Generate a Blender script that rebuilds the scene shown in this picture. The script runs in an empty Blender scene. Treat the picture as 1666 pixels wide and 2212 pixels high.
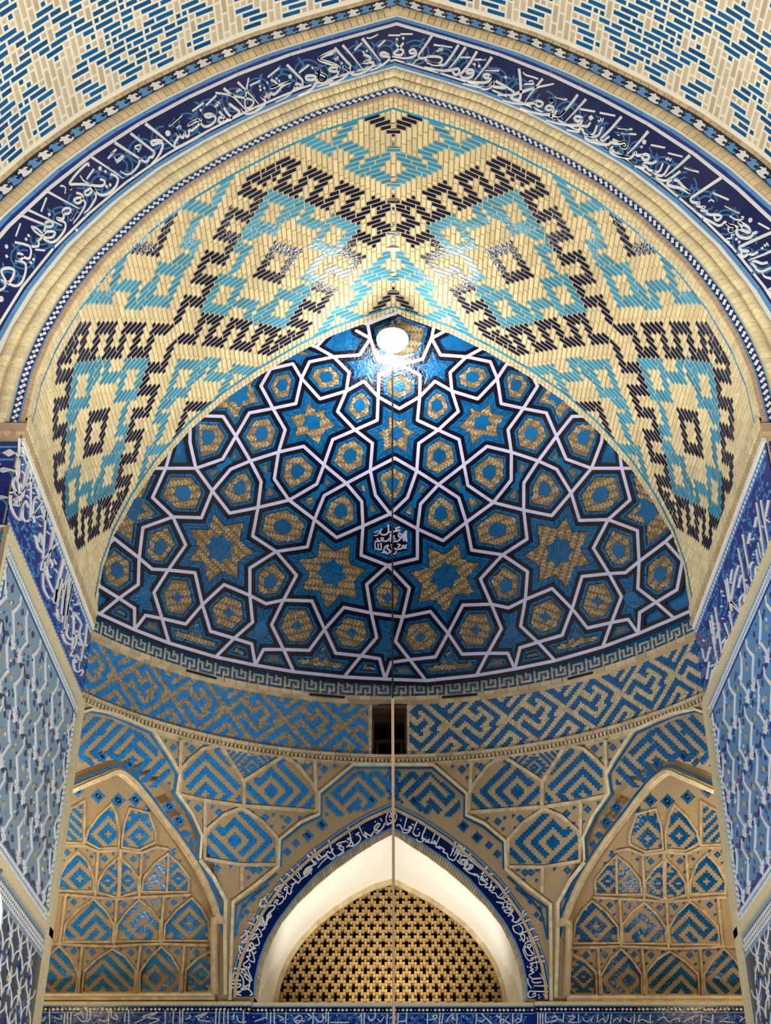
import bpy, math, random
import numpy as np
from mathutils import Vector
from mathutils.geometry import tessellate_polygon
random.seed(7)
SC = bpy.context.scene
COL = SC.collection
# ---------------------------------------------------------------- camera, world, lights, exposure
F, CX, CY, PITCH, EYE = 2940.0, 850.0, 1106.0, math.radians(33.9), 1.6
cp, sp = math.cos(PITCH), math.sin(PITCH)
cam = bpy.data.objects.new('camera', bpy.data.cameras.new('camera'))
COL.objects.link(cam)
cam.location = (0, 0, EYE)
cam.rotation_euler = (math.pi/2 + PITCH, 0, 0)
cam.data.sensor_fit = 'VERTICAL'
cam.data.sensor_height = 24
cam.data.lens = F/2212*24
cam.data.shift_x = (833-CX)/2212
cam.data.clip_end = 200
SC.camera = cam
SC.view_settings.view_transform = 'Standard'
SC.view_settings.look = 'None'
SC.view_settings.gamma = 1
SC.view_settings.use_curve_mapping = False
SC.view_settings.exposure = 0.0
SC.cycles.max_bounces = 6
SC.cycles.diffuse_bounces = 3
SC.cycles.glossy_bounces = 2
SC.cycles.use_denoising = True
w = bpy.data.worlds.new('night_sky')
SC.world = w
w.use_nodes = True
w.node_tree.nodes['Background'].inputs[0].default_value = (.55, .66, 1.0, 1)
w.node_tree.nodes['Background'].inputs[1].default_value = 0.10

def light(name, kind, loc, energy, col=(1, 1, 1), target=None, **kw):
    l = bpy.data.lights.new(name, kind)
    l.energy = energy
    l.color = col
    for k, v in kw.items():
        setattr(l, k, v)
    o = bpy.data.objects.new(name, l)
    COL.objects.link(o)
    o.location = loc
    if target is not None:
        d = Vector(target)-Vector(loc)
        o.rotation_euler = d.to_track_quat('-Z', 'Y').to_euler()
    return o
WARM = (1.0, .95, .86)
R_ = math.radians
light('courtyard_floodlight', 'SPOT', (-2.2, 3.5, .6), 6200, WARM, (-.5, 9.2, 14.1), spot_size=R_(54), spot_blend=.45, shadow_soft_size=.3)
light('courtyard_floodlight', 'SPOT', (2.2, 3.5, .6), 6200, WARM, (.5, 9.2, 14.1), spot_size=R_(54), spot_blend=.45, shadow_soft_size=.3)
light('ledge_floodlight', 'SPOT', (-4.7, 16.7, 6.6), 880, WARM, (.4, 12.6, 12.4), spot_size=R_(84), spot_blend=.6, shadow_soft_size=.12)
light('ledge_floodlight', 'SPOT', (4.7, 16.7, 6.6), 880, WARM, (-.4, 12.6, 12.4), spot_size=R_(84), spot_blend=.6, shadow_soft_size=.12)
light('pier_floodlight', 'SPOT', (-2.6, 9.0, .4), 3300, (.95, .97, 1), (4.1, 14.4, 8.2), spot_size=R_(46), spot_blend=.8, shadow_soft_size=.3)
light('pier_floodlight', 'SPOT', (2.6, 9.0, .4), 3700, (1, .98, .94), (-4.1, 14.4, 8.2), spot_size=R_(46), spot_blend=.8, shadow_soft_size=.3)
light('back_wall_fill', 'SPOT', (0, 10.5, .4), 1300, (.97, .97, 1), (0, 17.6, 7.4), spot_size=R_(44), spot_blend=.8, shadow_soft_size=.3)  # added unseen fill light that lifts the back wall
# ---------------------------------------------------------------- geometry of the place
YF, YR = 12.0, 16.25          # front and rear edge of the inner vault
HW = 4.1                      # half span
PROF = [(0, 14.75), (.45, 14.545), (.95, 14.30), (1.5, 13.93), (2.1, 13.45), (2.6, 12.98), (3.05, 12.43), (3.5, 11.72),
        (3.78, 11.1), (3.97, 10.5), (4.07, 9.95), (4.1, 9.2)]
SPRING = 9.2
PL = [0.0]
for a_, b_ in zip(PROF, PROF[1:]):
    PL.append(PL[-1]+math.dist(a_, b_))
ARC = PL[-1]

def rays(uv):
    uv = np.asarray(uv, float).reshape(-1, 2)
    a = (uv[:, 0]-CX)/F
    b = (CY-uv[:, 1])/F
    return np.stack([a, cp-b*sp, sp+b*cp], 1)

def prof_s(s):
    """point and inward normal of the vault profile at arc length |s| from the apex"""
    sg = 1 if s >= 0 else -1
    s = abs(s)
    k = 0
    while k < len(PL)-2 and s > PL[k+1]:
        k += 1
    (x0, z0), (x1, z1) = PROF[k], PROF[k+1]
    q = (s-PL[k])/(PL[k+1]-PL[k])
    def tan(j):
        j = max(0, min(len(PROF)-2, j))
        v = (PROF[j+1][0]-PROF[j][0], PROF[j+1][1]-PROF[j][1])
        l = math.hypot(*v)
        return v[0]/l, v[1]/l
    ta, tb, tc = tan(k-1), tan(k), tan(k+1)
    if q < .5:
        f = .5+q
        t = (ta[0]*(1-f)+tb[0]*f, ta[1]*(1-f)+tb[1]*f) if k > 0 else tb
    else:
        f = q-.5
        t = (tb[0]*(1-f)+tc[0]*f, tb[1]*(1-f)+tc[1]*f)
    l = math.hypot(*t)
    tx, tz = t[0]/l, t[1]/l
    x, z = x0+(x1-x0)*q, z0+(z1-z0)*q
    return x*sg, z, tz*sg, -tx      # inward normal (towards the axis, down)

_OFF = {}
def prof_off(s, d):
    """profile offset outward by d, mitred at the apex and measured along its own length"""
    k = round(d, 5)
    if k not in _OFF:
        nx, nz = prof_s(.001)[2:]
        pts = [(0.0, PROF[0][1]+d/abs(nz))]
        for i in range(0, 121):
            x, z, nx, nz = prof_s(max(.001, ARC*i/120))
            pts.append((x-nx*d, z-nz*d))
        L = [0.0]
        for p, q in zip(pts, pts[1:]): L.append(L[-1]+math.dist(p, q))
        _OFF[k] = (np.array(L), np.array([p[0] for p in pts]), np.array([p[1] for p in pts]))
    L, X, Z = _OFF[k]
    q = min(1, abs(s)/ARC)*L[-1]
    x = float(np.interp(q, L, X)); z = float(np.interp(q, L, Z))
    sh = .05*min(1, d/1.5)*max(0, 1-x/2.5)
    return (x+sh if s >= 0 else -x+sh), z

# dome of revolution about a vertical axis
DYC = 13.05
DR = [(8.9, 5.17), (9.2, 5.165), (10, 5.13), (11, 4.97), (12, 4.68), (13, 4.25), (14, 3.67), (14.5, 3.33), (15.2, 2.8), (16.2, 1.8)]
def lut(tab, z):
    return np.interp(z, [t[0] for t in tab], [t[1] for t in tab])
def g_dome(x, y, z):
    return y-DYC-np.sqrt(np.maximum(lut(DR, z)**2-x*x, 1e-6))
DRUM = 5.22
ZB, ZC = 4.55, 7.98            # frieze top and cornice height (above the eye)
WY = 18.29                     # plane of the back wall at the frieze
def wall_y(x, z):
    sag = np.sqrt(np.maximum(DRUM**2-x*x, .01))+DYC
    sag = np.maximum(sag, 15.0)
    t = np.clip((z-ZB)/(ZC-ZB), 0, 1)
    t = t*t*(3-2*t)
    return WY*(1-t)+sag*t
def g_drum(x, y, z):
    return y-DYC-np.sqrt(np.maximum(DRUM**2-x*x, 1e-6))
def g_wall(x, y, z):
    return y-wall_y(x, z)
NX, NW, NZ0, NTOP = 3.62, 1.31, 4.62, 7.42   # corner niches
def niche_depth(x, z):
    h = np.clip((z-5.6)/(NTOP-5.6), 0, 1)
    wd = NW*np.sqrt(np.maximum(1-h**1.7, 1e-4))
    q = np.clip(np.abs(np.abs(x)-NX)/wd, 0, 1)
    inside = (z < NTOP)
    return np.where(inside, .75*np.sqrt(1-q**2.6)*(1-.55*h*h), 0)
def g_niche(x, y, z):
    return y-wall_y(x, z)-niche_depth(x, z)
def plane_y(Y):
    return lambda x, y, z: y-Y
def g_left(x, y, z):
    return -x-HW
def g_right(x, y, z):
    return x-HW

def hit(g, uv, t0=6.0, t1=26.0):
    """world points (z above the ground) where the sight lines of photo pixels meet surface g = 0"""
    d = rays(uv)
    n = len(d)
    lo = np.full(n, np.nan)
    ts = np.linspace(t0, t1, 81)
    prev = g(*(d*ts[0]).T)
    lo = np.full(n, ts[-2]); hi = np.full(n, ts[-1]); done = np.zeros(n, bool)
    for a, b in zip(ts, ts[1:]):
        cur = g(*(d*b).T)
        m = (~done) & (prev < 0) & (cur >= 0)
        lo[m], hi[m] = a, b
        done |= m
        prev = cur
    for _ in range(26):
        mid = (lo+hi)/2
        v = g(*(d*mid[:, None]).T)
        hi = np.where(v >= 0, mid, hi)
        lo = np.where(v >= 0, lo, mid)
    p = d*((lo+hi)/2)[:, None]
    return p

def normal(g, p):
    e = 2e-3
    x, y, z = p.T
    n = np.stack([g(x+e, y, z)-g(x-e, y, z), g(x, y+e, z)-g(x, y-e, z), g(x, y, z+e)-g(x, y, z-e)], 1)
    return -n/np.maximum(np.linalg.norm(n, axis=1, keepdims=True), 1e-9)   # towards the viewer side

def on(g, uv, h=0.0):
    p = hit(g, uv)
    q = p+normal(g, p)*h if h else p
    q = q.copy()
    q[:, 2] += EYE
    return q
def up(p):
    return (p[0], p[1], p[2]+EYE)

# ---------------------------------------------------------------- materials
def lin(c):
    return tuple((v/255/12.92 if v/255 <= .04045 else ((v/255+.055)/1.055)**2.4) for v in c)
MATS = {}
def mat(name, rgb, rough=.8, var=.0, bump=.0, scale=30, spec=.5, dirt=0, dirtcol=(96, 74, 46), huevar=0, coat=0, emit=0):
    """procedural surface; var = brightness change from brick to brick, dirt = amount of stains with their own shape"""
    m = bpy.data.materials.new(name)
    m.use_nodes = True
    nt = m.node_tree
    N, L = nt.nodes, nt.links
    b = N['Principled BSDF']
    b.inputs['Roughness'].default_value = rough
    b.inputs['Specular IOR Level'].default_value = spec
    c = lin(rgb)
    src = None
    rgbn = N.new('ShaderNodeRGB'); rgbn.outputs[0].default_value = (*c, 1)
    src = rgbn.outputs[0]
    geo = N.new('ShaderNodeNewGeometry')
    if var or huevar:
        hsv = N.new('ShaderNodeHueSaturation')
        mr = N.new('ShaderNodeMapRange')
        mr.inputs['To Min'].default_value = 1-var; mr.inputs['To Max'].default_value = 1+var
        L.new(geo.outputs['Random Per Island'], mr.inputs['Value'])
        L.new(mr.outputs[0], hsv.inputs['Value'])
        if huevar:
            wn = N.new('ShaderNodeTexWhiteNoise'); wn.noise_dimensions = '1D'
            L.new(geo.outputs['Random Per Island'], wn.inputs['W'])
            m2 = N.new('ShaderNodeMapRange')
            m2.inputs['To Min'].default_value = .5-huevar; m2.inputs['To Max'].default_value = .5+huevar
            L.new(wn.outputs['Value'], m2.inputs['Value'])
            L.new(m2.outputs[0], hsv.inputs['Hue'])
        L.new(src, hsv.inputs['Color'])
        src = hsv.outputs[0]
    tc = N.new('ShaderNodeTexCoord')
    if dirt:
        nz = N.new('ShaderNodeTexNoise'); nz.inputs['Scale'].default_value = scale; nz.inputs['Detail'].default_value = 6
        nz.inputs['Roughness'].default_value = .7
        L.new(tc.outputs['Object'], nz.inputs['Vector'])
        cr = N.new('ShaderNodeMapRange'); cr.inputs['From Min'].default_value = .52; cr.inputs['From Max'].default_value = .78
        cr.inputs['To Max'].default_value = dirt
        L.new(nz.outputs[0], cr.inputs['Value'])
        mx = N.new('ShaderNodeMix'); mx.data_type = 'RGBA'
        L.new(cr.outputs[0], mx.inputs['Factor'])
        L.new(src, mx.inputs[6]); mx.inputs[7].default_value = (*lin(dirtcol), 1)
        src = mx.outputs[2]
    L.new(src, b.inputs['Base Color'])
    if bump:
        n2 = N.new('ShaderNodeTexNoise'); n2.inputs['Scale'].default_value = scale*1.4; n2.inputs['Detail'].default_value = 4
        L.new(tc.outputs['Object'], n2.inputs['Vector'])
        bp = N.new('ShaderNodeBump'); bp.inputs['Strength'].default_value = bump; bp.inputs['Distance'].default_value = .02
        L.new(n2.outputs[0], bp.inputs['Height'])
        L.new(bp.outputs[0], b.inputs['Normal'])
    if emit:
        b.inputs['Emission Color'].default_value = (*c, 1)
        b.inputs['Emission Strength'].default_value = emit
    MATS[name] = m
    return m
CREAM = mat('cream_brick', (224, 208, 166), .85, .13, .3, 26, .2, .85, (170, 142, 92))
JOINT = mat('shadow_joint', (160, 134, 86), .95, 0, .2, 60, .1, .5, (120, 96, 58))
ZONE = mat('sandy_brick', (184, 160, 122), .88, .18, .3, 30, .2, .6, (118, 94, 66))
CREAM2 = mat('weathered_brick', (200, 180, 144), .88, .20, .3, 30, .2, .6, (112, 88, 62))
TAN = mat('tan_brick', (202, 180, 140), .85, .14, .3, 30, .2, .6, (140, 112, 74))
STONE = mat('grey_tan_brick', (206, 190, 158), .88, .16, .3, 30, .2, .7, (160, 136, 98))
BROWN = mat('brown_brick', (160, 142, 112), .85, .32, .3, 30, .25, .7, (84, 68, 50))
PINK = mat('dusty_brick', (190, 160, 130), .88, .10, .3, 30, .2, .5, (120, 90, 66))
MORTAR = mat('mortar', (212, 196, 152), .95, 0, .2, 60, .1, .5, (140, 112, 70))
WMORTAR = mat('pale_mortar', (240, 234, 216), .95, 0, .2, 40, .1, .4, (190, 172, 132))
PLASTER = mat('white_plaster', (238, 235, 222), .9, 0, .1, 6, .2, .25, (205, 198, 180))
NAVY = mat('navy_glaze', (8, 9, 44), .14, .25, .35, 18, .5)
BLACKT = mat('black_glaze', (8, 8, 30), .18, .25, .3, 18, .5)
COBALT = mat('cobalt_glaze', (16, 44, 136), .2, .12, .2, 14, .5, .4, (8, 22, 84))
DEEP = mat('deep_blue_glaze', (6, 26, 88), .2, .1, .2, 12, .4, .6, (3, 12, 48))
TURQ = mat('turquoise_glaze', (52, 142, 176), .18, .22, .35, 16, .5, .3, (120, 180, 190))
TEAL = mat('blue_glaze', (8, 88, 142), .18, .25, .35, 16, .5, .35, (36, 116, 168))
AZURE = mat('azure_glaze', (34, 126, 196), .18, .2, .3, 16, .5, .3, (70, 150, 210))
SKY = mat('light_blue_glaze', (92, 150, 205), .25, .08, .1, 16, .5)
SCROLL = mat('scroll_blue_glaze', (62, 118, 170), .25, .1, .1, 16, .5)
WHITE = mat('white_glaze', (236, 236, 234), .3, .06, .1, 20, .4)
LAV = mat('lavender_glaze', (196, 194, 226), .22, .07, .15, 18, .5)
PALE = mat('pale_blue_glaze', (140, 168, 190), .3, .15, .1, 18, .4)
OCHRE = mat('ochre_glaze', (190, 170, 110), .4, .15, .1, 18, .4)
GREY = mat('grey_blue_glaze', (70, 78, 98), .3, .2, .1, 18, .4)
WOOD = mat('dark_wood', (74, 56, 40), .7, .1, .3, 20, .3, .5, (30, 22, 16))
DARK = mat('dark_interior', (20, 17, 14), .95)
METAL = mat('grey_metal', (120, 120, 124), .4, 0, 0, 10, .5)
ROPE = mat('pale_rope', (232, 190, 148), .8)
CABLE = mat('black_cable', (12, 12, 14), .6)

# ---------------------------------------------------------------- mesh building and object bookkeeping
class MB:
    def __init__(s, *mats):
        s.v, s.f, s.m, s.mats = [], [], [], list(mats)
    def mi(s, m):
        if m not in s.mats:
            s.mats.append(m)
        return s.mats.index(m)
    def add(s, vs, fs, m):
        o = len(s.v)
        s.v.extend([tuple(map(float, p)) for p in vs])
        k = s.mi(m)
        for f in fs:
            s.f.append(tuple(i+o for i in f)); s.m.append(k)
    def quad(s, a, b, c, d, m):
        s.add([a, b, c, d], [(0, 1, 2, 3)], m)
    def slab(s, lo, hi, m):
        """closed sides and top: lo and hi are matching rings of points"""
        n = len(lo)
        s.add(list(lo)+list(hi), [tuple(range(n, 2*n))]+[(i, (i+1) % n, n+(i+1) % n, n+i) for i in range(n)], m)
    def box(s, x0, x1, y0, y1, z0, z1, m):
        v = [(x, y, z+EYE) for z in (z0, z1) for y in (y0, y1) for x in (x0, x1)]
        s.add(v, [(0, 2, 3, 1), (4, 5, 7, 6), (0, 1, 5, 4), (2, 6, 7, 3), (0, 4, 6, 2), (1, 3, 7, 5)], m)
    def tube(s, pts, r, m, n=8, cap=True):
        pts = [Vector(p) for p in pts]
        rings = []
        for i, p in enumerate(pts):
            t = (pts[min(i+1, len(pts)-1)]-pts[max(i-1, 0)]).normalized()
            a = t.cross(Vector((0, 0, 1)) if abs(t.z) < .9 else Vector((1, 0, 0))).normalized()
            b = t.cross(a)
            rr = r[i] if isinstance(r, (list, tuple)) else r
            rings.append([p+a*rr*math.cos(2*math.pi*k/n)+b*rr*math.sin(2*math.pi*k/n) for k in range(n)])
        vs = [q for g in rings for q in g]
        fs = [(i*n+k, i*n+(k+1) % n, (i+1)*n+(k+1) % n, (i+1)*n+k) for i in range(len(rings)-1) for k in range(n)]
        if cap:
            fs += [tuple(range(n))[::-1], tuple(range((len(rings)-1)*n, len(rings)*n))]
        s.add(vs, fs, m)
    def lathe(s, prof, c, m, n=32):
        vs = [(c[0]+r*math.cos(2*math.pi*k/n), c[1]+r*math.sin(2*math.pi*k/n), c[2]+z) for r, z in prof for k in range(n)]
        fs = [(i*n+k, i*n+(k+1) % n, (i+1)*n+(k+1) % n, (i+1)*n+k) for i in range(len(prof)-1) for k in range(n)]
        s.add(vs, fs, m)
    def build(s, name, parent=None, smooth=False):
        me = bpy.data.meshes.new(name)
        me.from_pydata(s.v, [], s.f)
        for m in s.mats:
            me.materials.append(m)
        if len(s.mats) > 1:
            me.polygons.foreach_set('material_index', s.m)
        if smooth:
            me.polygons.foreach_set('use_smooth', [True]*len(s.f))
        me.validate()
        me.update()
        o = bpy.data.objects.new(name, me)
        COL.objects.link(o)
        if parent is not None:
            o.parent = parent
            o.matrix_parent_inverse = parent.matrix_world.inverted() if False else o.matrix_parent_inverse
        return o

def tag(o, label, cat, group=None, kind=None):
    o['label'] = label; o['category'] = cat
    if group: o['group'] = group
    if kind: o['kind'] = kind
    return o
def thing(name, label, cat, group=None, kind=None):
    o = bpy.data.objects.new(name, None)
    COL.objects.link(o)
    o.empty_display_size = .2
    return tag(o, label, cat, group, kind)

# ---------------------------------------------------------------- drawing on surfaces from traced photo points
def sub(pts, step=14, closed=False):
    """resample a pixel polyline so that it follows a curved surface"""
    out = []
    P = list(pts)+([pts[0]] if closed else [])
    for a, b in zip(P, P[1:]):
        n = max(1, int(math.ceil(math.dist(a, b)/step)))
        out += [(a[0]+(b[0]-a[0])*i/n, a[1]+(b[1]-a[1])*i/n) for i in range(n)]
    if not closed:
        out.append(P[-1])
    return out
def smooth(pts, n=4):
    """Catmull-Rom through the points"""
    P = [pts[0]]+list(pts)+[pts[-1]]
    out = []
    for i in range(1, len(P)-2):
        p0, p1, p2, p3 = P[i-1], P[i], P[i+1], P[i+2]
        for k in range(n):
            t = k/n
            out.append(tuple(.5*((2*b)+(-a+c)*t+(2*a-5*b+4*c-d)*t*t+(-a+3*b-3*c+d)*t**3) for a, b, c, d in zip(p0, p1, p2, p3)))
    out.append(tuple(pts[-1]))
    return out
def offs(pts, d, closed=False):
    """mitred parallel of a pixel polyline"""
    n = len(pts); out = []
    for i in range(n):
        a = pts[i-1] if (i > 0 or closed) else None
        b = pts[i]
        c = pts[(i+1) % n] if (i < n-1 or closed) else None
        ns = []
        for p, q in ((a, b), (b, c)):
            if p is None or q is None: continue
            dx, dy = q[0]-p[0], q[1]-p[1]; l = math.hypot(dx, dy)
            if l < 1e-6: continue
            ns.append((-dy/l, dx/l))
        if not ns:
            out.append(b); continue
        if len(ns) == 1: ns = ns*2
        mx, my = ns[0][0]+ns[1][0], ns[0][1]+ns[1][1]
        k = max(.35, (1+ns[0][0]*ns[1][0]+ns[0][1]*ns[1][1]))
        dd = d[i] if isinstance(d, (list, tuple)) else d
        out.append((b[0]+mx/k*dd, b[1]+my/k*dd))
    return out
def area(p):
    return sum(p[i-1][0]*p[i][1]-p[i][0]*p[i-1][1] for i in range(len(p)))/2
def inside(pt, poly):
    x, y = pt; r = False
    for i in range(len(poly)):
        x0, y0 = poly[i-1]; x1, y1 = poly[i]
        if (y0 > y) != (y1 > y) and x < (x1-x0)*(y-y0)/(y1-y0)+x0:
            r = not r
    return r
def strip(mb, g, pts, width, m, h=.01, base=0.0, closed=False, step=14, joints=0):
    """a raised band of given pixel width along a traced line; joints = pixel length of its tiles"""
    wl = width if isinstance(width, (list, tuple)) else [width]*len(pts)
    P, W = [], []
    Q = list(pts)+([pts[0]] if closed else [])
    wl = list(wl)+([wl[0]] if closed else [])
    for (a, b, wa, wb) in zip(Q, Q[1:], wl, wl[1:]):
        n = max(1, int(math.ceil(math.dist(a, b)/step)))
        for i in range(n):
            P.append((a[0]+(b[0]-a[0])*i/n, a[1]+(b[1]-a[1])*i/n)); W.append((wa+(wb-wa)*i/n)/2)
    if not closed:
        P.append(Q[-1]); W.append(wl[-1]/2)
    l = offs(P, W, closed); r = offs(P, [-x for x in W], closed)
    n = len(P)
    top = on(g, l+r, h)
    bot = on(g, l+r, base)
    rng = range(n if closed else n-1)
    vs = list(top)+list(bot)
    fs = []
    for i in rng:
        j = (i+1) % n
        fs += [(i, j, n+j, n+i), (i, 2*n+i, 2*n+j, j), (n+i, n+j, 3*n+j, 3*n+i)]
    if not closed:
        fs += [(0, n, 3*n, 2*n), (n-1, 3*n-1, 4*n-1, 2*n-1)]
    if joints:
        acc = 0; cur = []; grp = []
        for i in rng:
            j = (i+1) % n
            cur.append(i); acc += math.dist(P[i], P[j])
            if acc > joints*random.uniform(.8, 1.2):
                grp.append(cur); cur = []; acc = 0
        if cur: grp.append(cur)
        for c in grp:
            ids = c+[(c[-1]+1) % n]
            k = len(ids)
            vv = [top[i] for i in ids]+[top[n+i] for i in ids]+[bot[i] for i in ids]+[bot[n+i] for i in ids]
            ff = []
            for i in range(k-1):
                ff += [(i, i+1, k+i+1, k+i), (i, 2*k+i, 2*k+i+1, i+1), (k+i, k+i+1, 3*k+i+1, 3*k+i)]
            ff += [(0, k, 3*k, 2*k), (k-1, 3*k-1, 4*k-1, 2*k-1)]
            mb.add(vv, ff, m)
    else:
        mb.add(vs, fs, m)
def fill(mb, g, poly, m, h=.01, rings=4, base=None, step=16):
    """a raised tile with a traced outline"""
    P = sub(poly, step, True)
    n = len(P)
    cx = sum(p[0] for p in P)/n; cy = sum(p[1] for p in P)/n
    allp = []
    for k in range(rings):
        f = 1-k/rings
        allp += [(cx+(p[0]-cx)*f, cy+(p[1]-cy)*f) for p in P]
    allp.append((cx, cy))
    v = list(on(g, allp, h))
    fs = []
    for k in range(rings-1):
        fs += [(k*n+i, k*n+(i+1) % n, (k+1)*n+(i+1) % n, (k+1)*n+i) for i in range(n)]
    k = rings-1
    fs += [(k*n+i, k*n+(i+1) % n, rings*n) for i in range(n)]
    if base is not None:
        o = len(v)
        v += list(on(g, P, base))
        fs += [(i, o+i, o+(i+1) % n, (i+1) % n) for i in range(n)]
    mb.add(v, fs, m)
def flat(mb, g, poly, m, h=.01, base=0.0):
    """a small raised tile, outline kept exactly (letters, leaves)"""
    tri = tessellate_polygon([[Vector((p[0], p[1], 0)) for p in poly]])
    n = len(poly)
    v = list(on(g, poly, h))+list(on(g, poly, base))
    mb.add(v, [tuple(t) for t in tri]+[(i, n+i, n+(i+1) % n, (i+1) % n) for i in range(n)], m)
def bricks_in(mb, g, poly, m, L=15, W=6, ang=0, h=.012, gap=1.2, herring=True, base=.0, minin=4):
    """little bricks laid inside a traced outline"""
    cx = sum(p[0] for p in poly)/len(poly); cy = sum(p[1] for p in poly)/len(poly)
    ca, sa = math.cos(ang), math.sin(ang)
    R = max(math.dist(p, (cx, cy)) for p in poly)
    quads = []
    n = int(R/W)+3
    k = max(2, int(round(L/W)))
    for i in range(-n, n+1):
        for j in range(-n, n+1):
            q = (i+j) % (2*k)
            if herring:
                if q == 0: r = (i*W, j*W, k*W, W)
                elif q == k: r = (i*W, (j-k+1)*W, W, k*W)
                else: continue
            else:
                if (i+(j % 2)*(k//2)) % k: continue
                r = (i*W, j*W, k*W, W)
            x, y, ww, hh = r
            c = [(x+gap/2, y+gap/2), (x+ww-gap/2, y+gap/2), (x+ww-gap/2, y+hh-gap/2), (x+gap/2, y+hh-gap/2)]
            c = [(cx+a*ca-b*sa, cy+a*sa+b*ca) for a, b in c]
            mid = ((c[0][0]+c[2][0])/2, (c[0][1]+c[2][1])/2)
            if inside(mid, poly) and sum(inside(p, poly) for p in c) >= minin-1:
                quads.append(c)
    if not quads: return
    al = [p for c in quads for p in c]
    t = on(g, al, h); b = on(g, al, base)
    for i in range(len(quads)):
        mb.slab(b[4*i:4*i+4], t[4*i:4*i+4], m)
# ---------------------------------------------------------------- inner vault (soffit) with its woven brick pattern
def soff(s, t, h=0.0, d=0.0):
    x, z, nx, nz = prof_s(s)
    if abs(s) < .02: nx, nz = 0, -1
    return (x+nx*h, t, z+nz*h+EYE)

def shell(prof_fn, ss, y0, y1, m, name, ny=6, thick=.0):
    mb = MB(m)
    ring = [prof_fn(s) for s in ss]
    for k in range(len(ss)-1):
        for j in range(ny):
            ya, yb = y0+(y1-y0)*j/ny, y0+(y1-y0)*(j+1)/ny
            (xa, za), (xb, zb) = ring[k], ring[k+1]
            mb.quad((xa, ya, za+EYE), (xb, ya, zb+EYE), (xb, yb, zb+EYE), (xa, yb, za+EYE), m)
    return mb
SS = [ARC*(i/60-1) for i in range(121)]
U = .08
def battlement(i0, j0, di, n, per=3):
    """square wave path of bricks running diagonally: (di, +1) direction, starting at i0, j0"""
    i, j = i0, j0
    pts = [(i, j)]
    seq = [(di, 1)]*per+[(-di, -1)]*0
    k = 0
    for _ in range(n):
        for (a, b) in ([(di, 1)]*3, [(di, -1)]*3, [(di, 1)]*3, [(-di, 1)]*3)[k % 4]:
            i += a; j += b
            pts.append((i, j))
        k += 1
    return pts
class Weave:
    def __init__(s, i0, i1, j0, j1):
        s.i0, s.i1, s.j0, s.j1 = i0, i1, j0, j1
        s.c = {}; s.h = []
    def brick(s, i, j, col, w=1, force=False):
        if not (s.j0 <= j <= s.j1): return
        run = []
        for k in range(i-w, i+w+1):
            if s.i0 <= k <= s.i1 and (k, j) not in s.c: run.append(k)
            elif run: break
        if run:
            for k in run: s.c[(k, j)] = col
            s.h.append((run[0], run[-1]+1, j, col))
    def path(s, pts, col, dots=True):
        for n, (i, j) in enumerate(pts):
            s.brick(i, j, col)
        if dots:
            for n in range(1, len(pts)-1):
                a, b, c = pts[n-1][1], pts[n][1], pts[n+1][1]
                if b > a and b > c: s.brick(pts[n][0], b+1, col, 0)
                if b < a and b < c: s.brick(pts[n][0], b-1, col, 0)
    def ring(s, i, j, r, col, dots=True):
        for k in range(r):
            for p in ((k, k-r), (r-k, k), (-k, r-k), (k-r, -k)):
                s.brick(i+p[0], j+p[1], col)
        if dots:
            s.brick(i, j-r-1, col, 0); s.brick(i, j+r+1, col, 0)
    def emit(s, mb, fn, cols, cream, gap=.006, h=.012, hv=.008, L=3, gc=None, u=U, bed=None):
        gc = gc or gap
        def q(a0, a1, b0, b1, m, hh, e=gap):
            lo = [fn((a0-.5)*u+e, b0*u+e, 0), fn((a1-.5)*u-e, b0*u+e, 0), fn((a1-.5)*u-e, b1*u-e, 0), fn((a0-.5)*u+e, b1*u-e, 0)]
            hi = [fn((a0-.5)*u+e*1.4, b0*u+e*1.4, hh), fn((a1-.5)*u-e*1.4, b0*u+e*1.4, hh), fn((a1-.5)*u-e*1.4, b1*u-e*1.4, hh), fn((a0-.5)*u+e*1.4, b1*u-e*1.4, hh)]
            jit = random.uniform(-.0025, .0025)
            mb.slab(lo, hi, m)
        for a0, a1, j, col in s.h:
            if bed: q(a0, a1, j, j+1, bed, h*.45, .001)
            q(a0, a1, j, j+1, cols[col], h, gc)
        for i in range(s.i0, s.i1+1):
            run = None
            for j in range(s.j0, s.j1+2):
                free = j <= s.j1 and (i, j) not in s.c
                if free and run is None: run = j
                brk = ((j+1+abs(i)) % L == 0)
                if run is not None and (not free):
                    if j > run: q(i, i+1, run, j, cream, hv)
                    run = None
                elif run is not None and brk:
                    q(i, i+1, run, j+1, cream, hv); run = None
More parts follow.
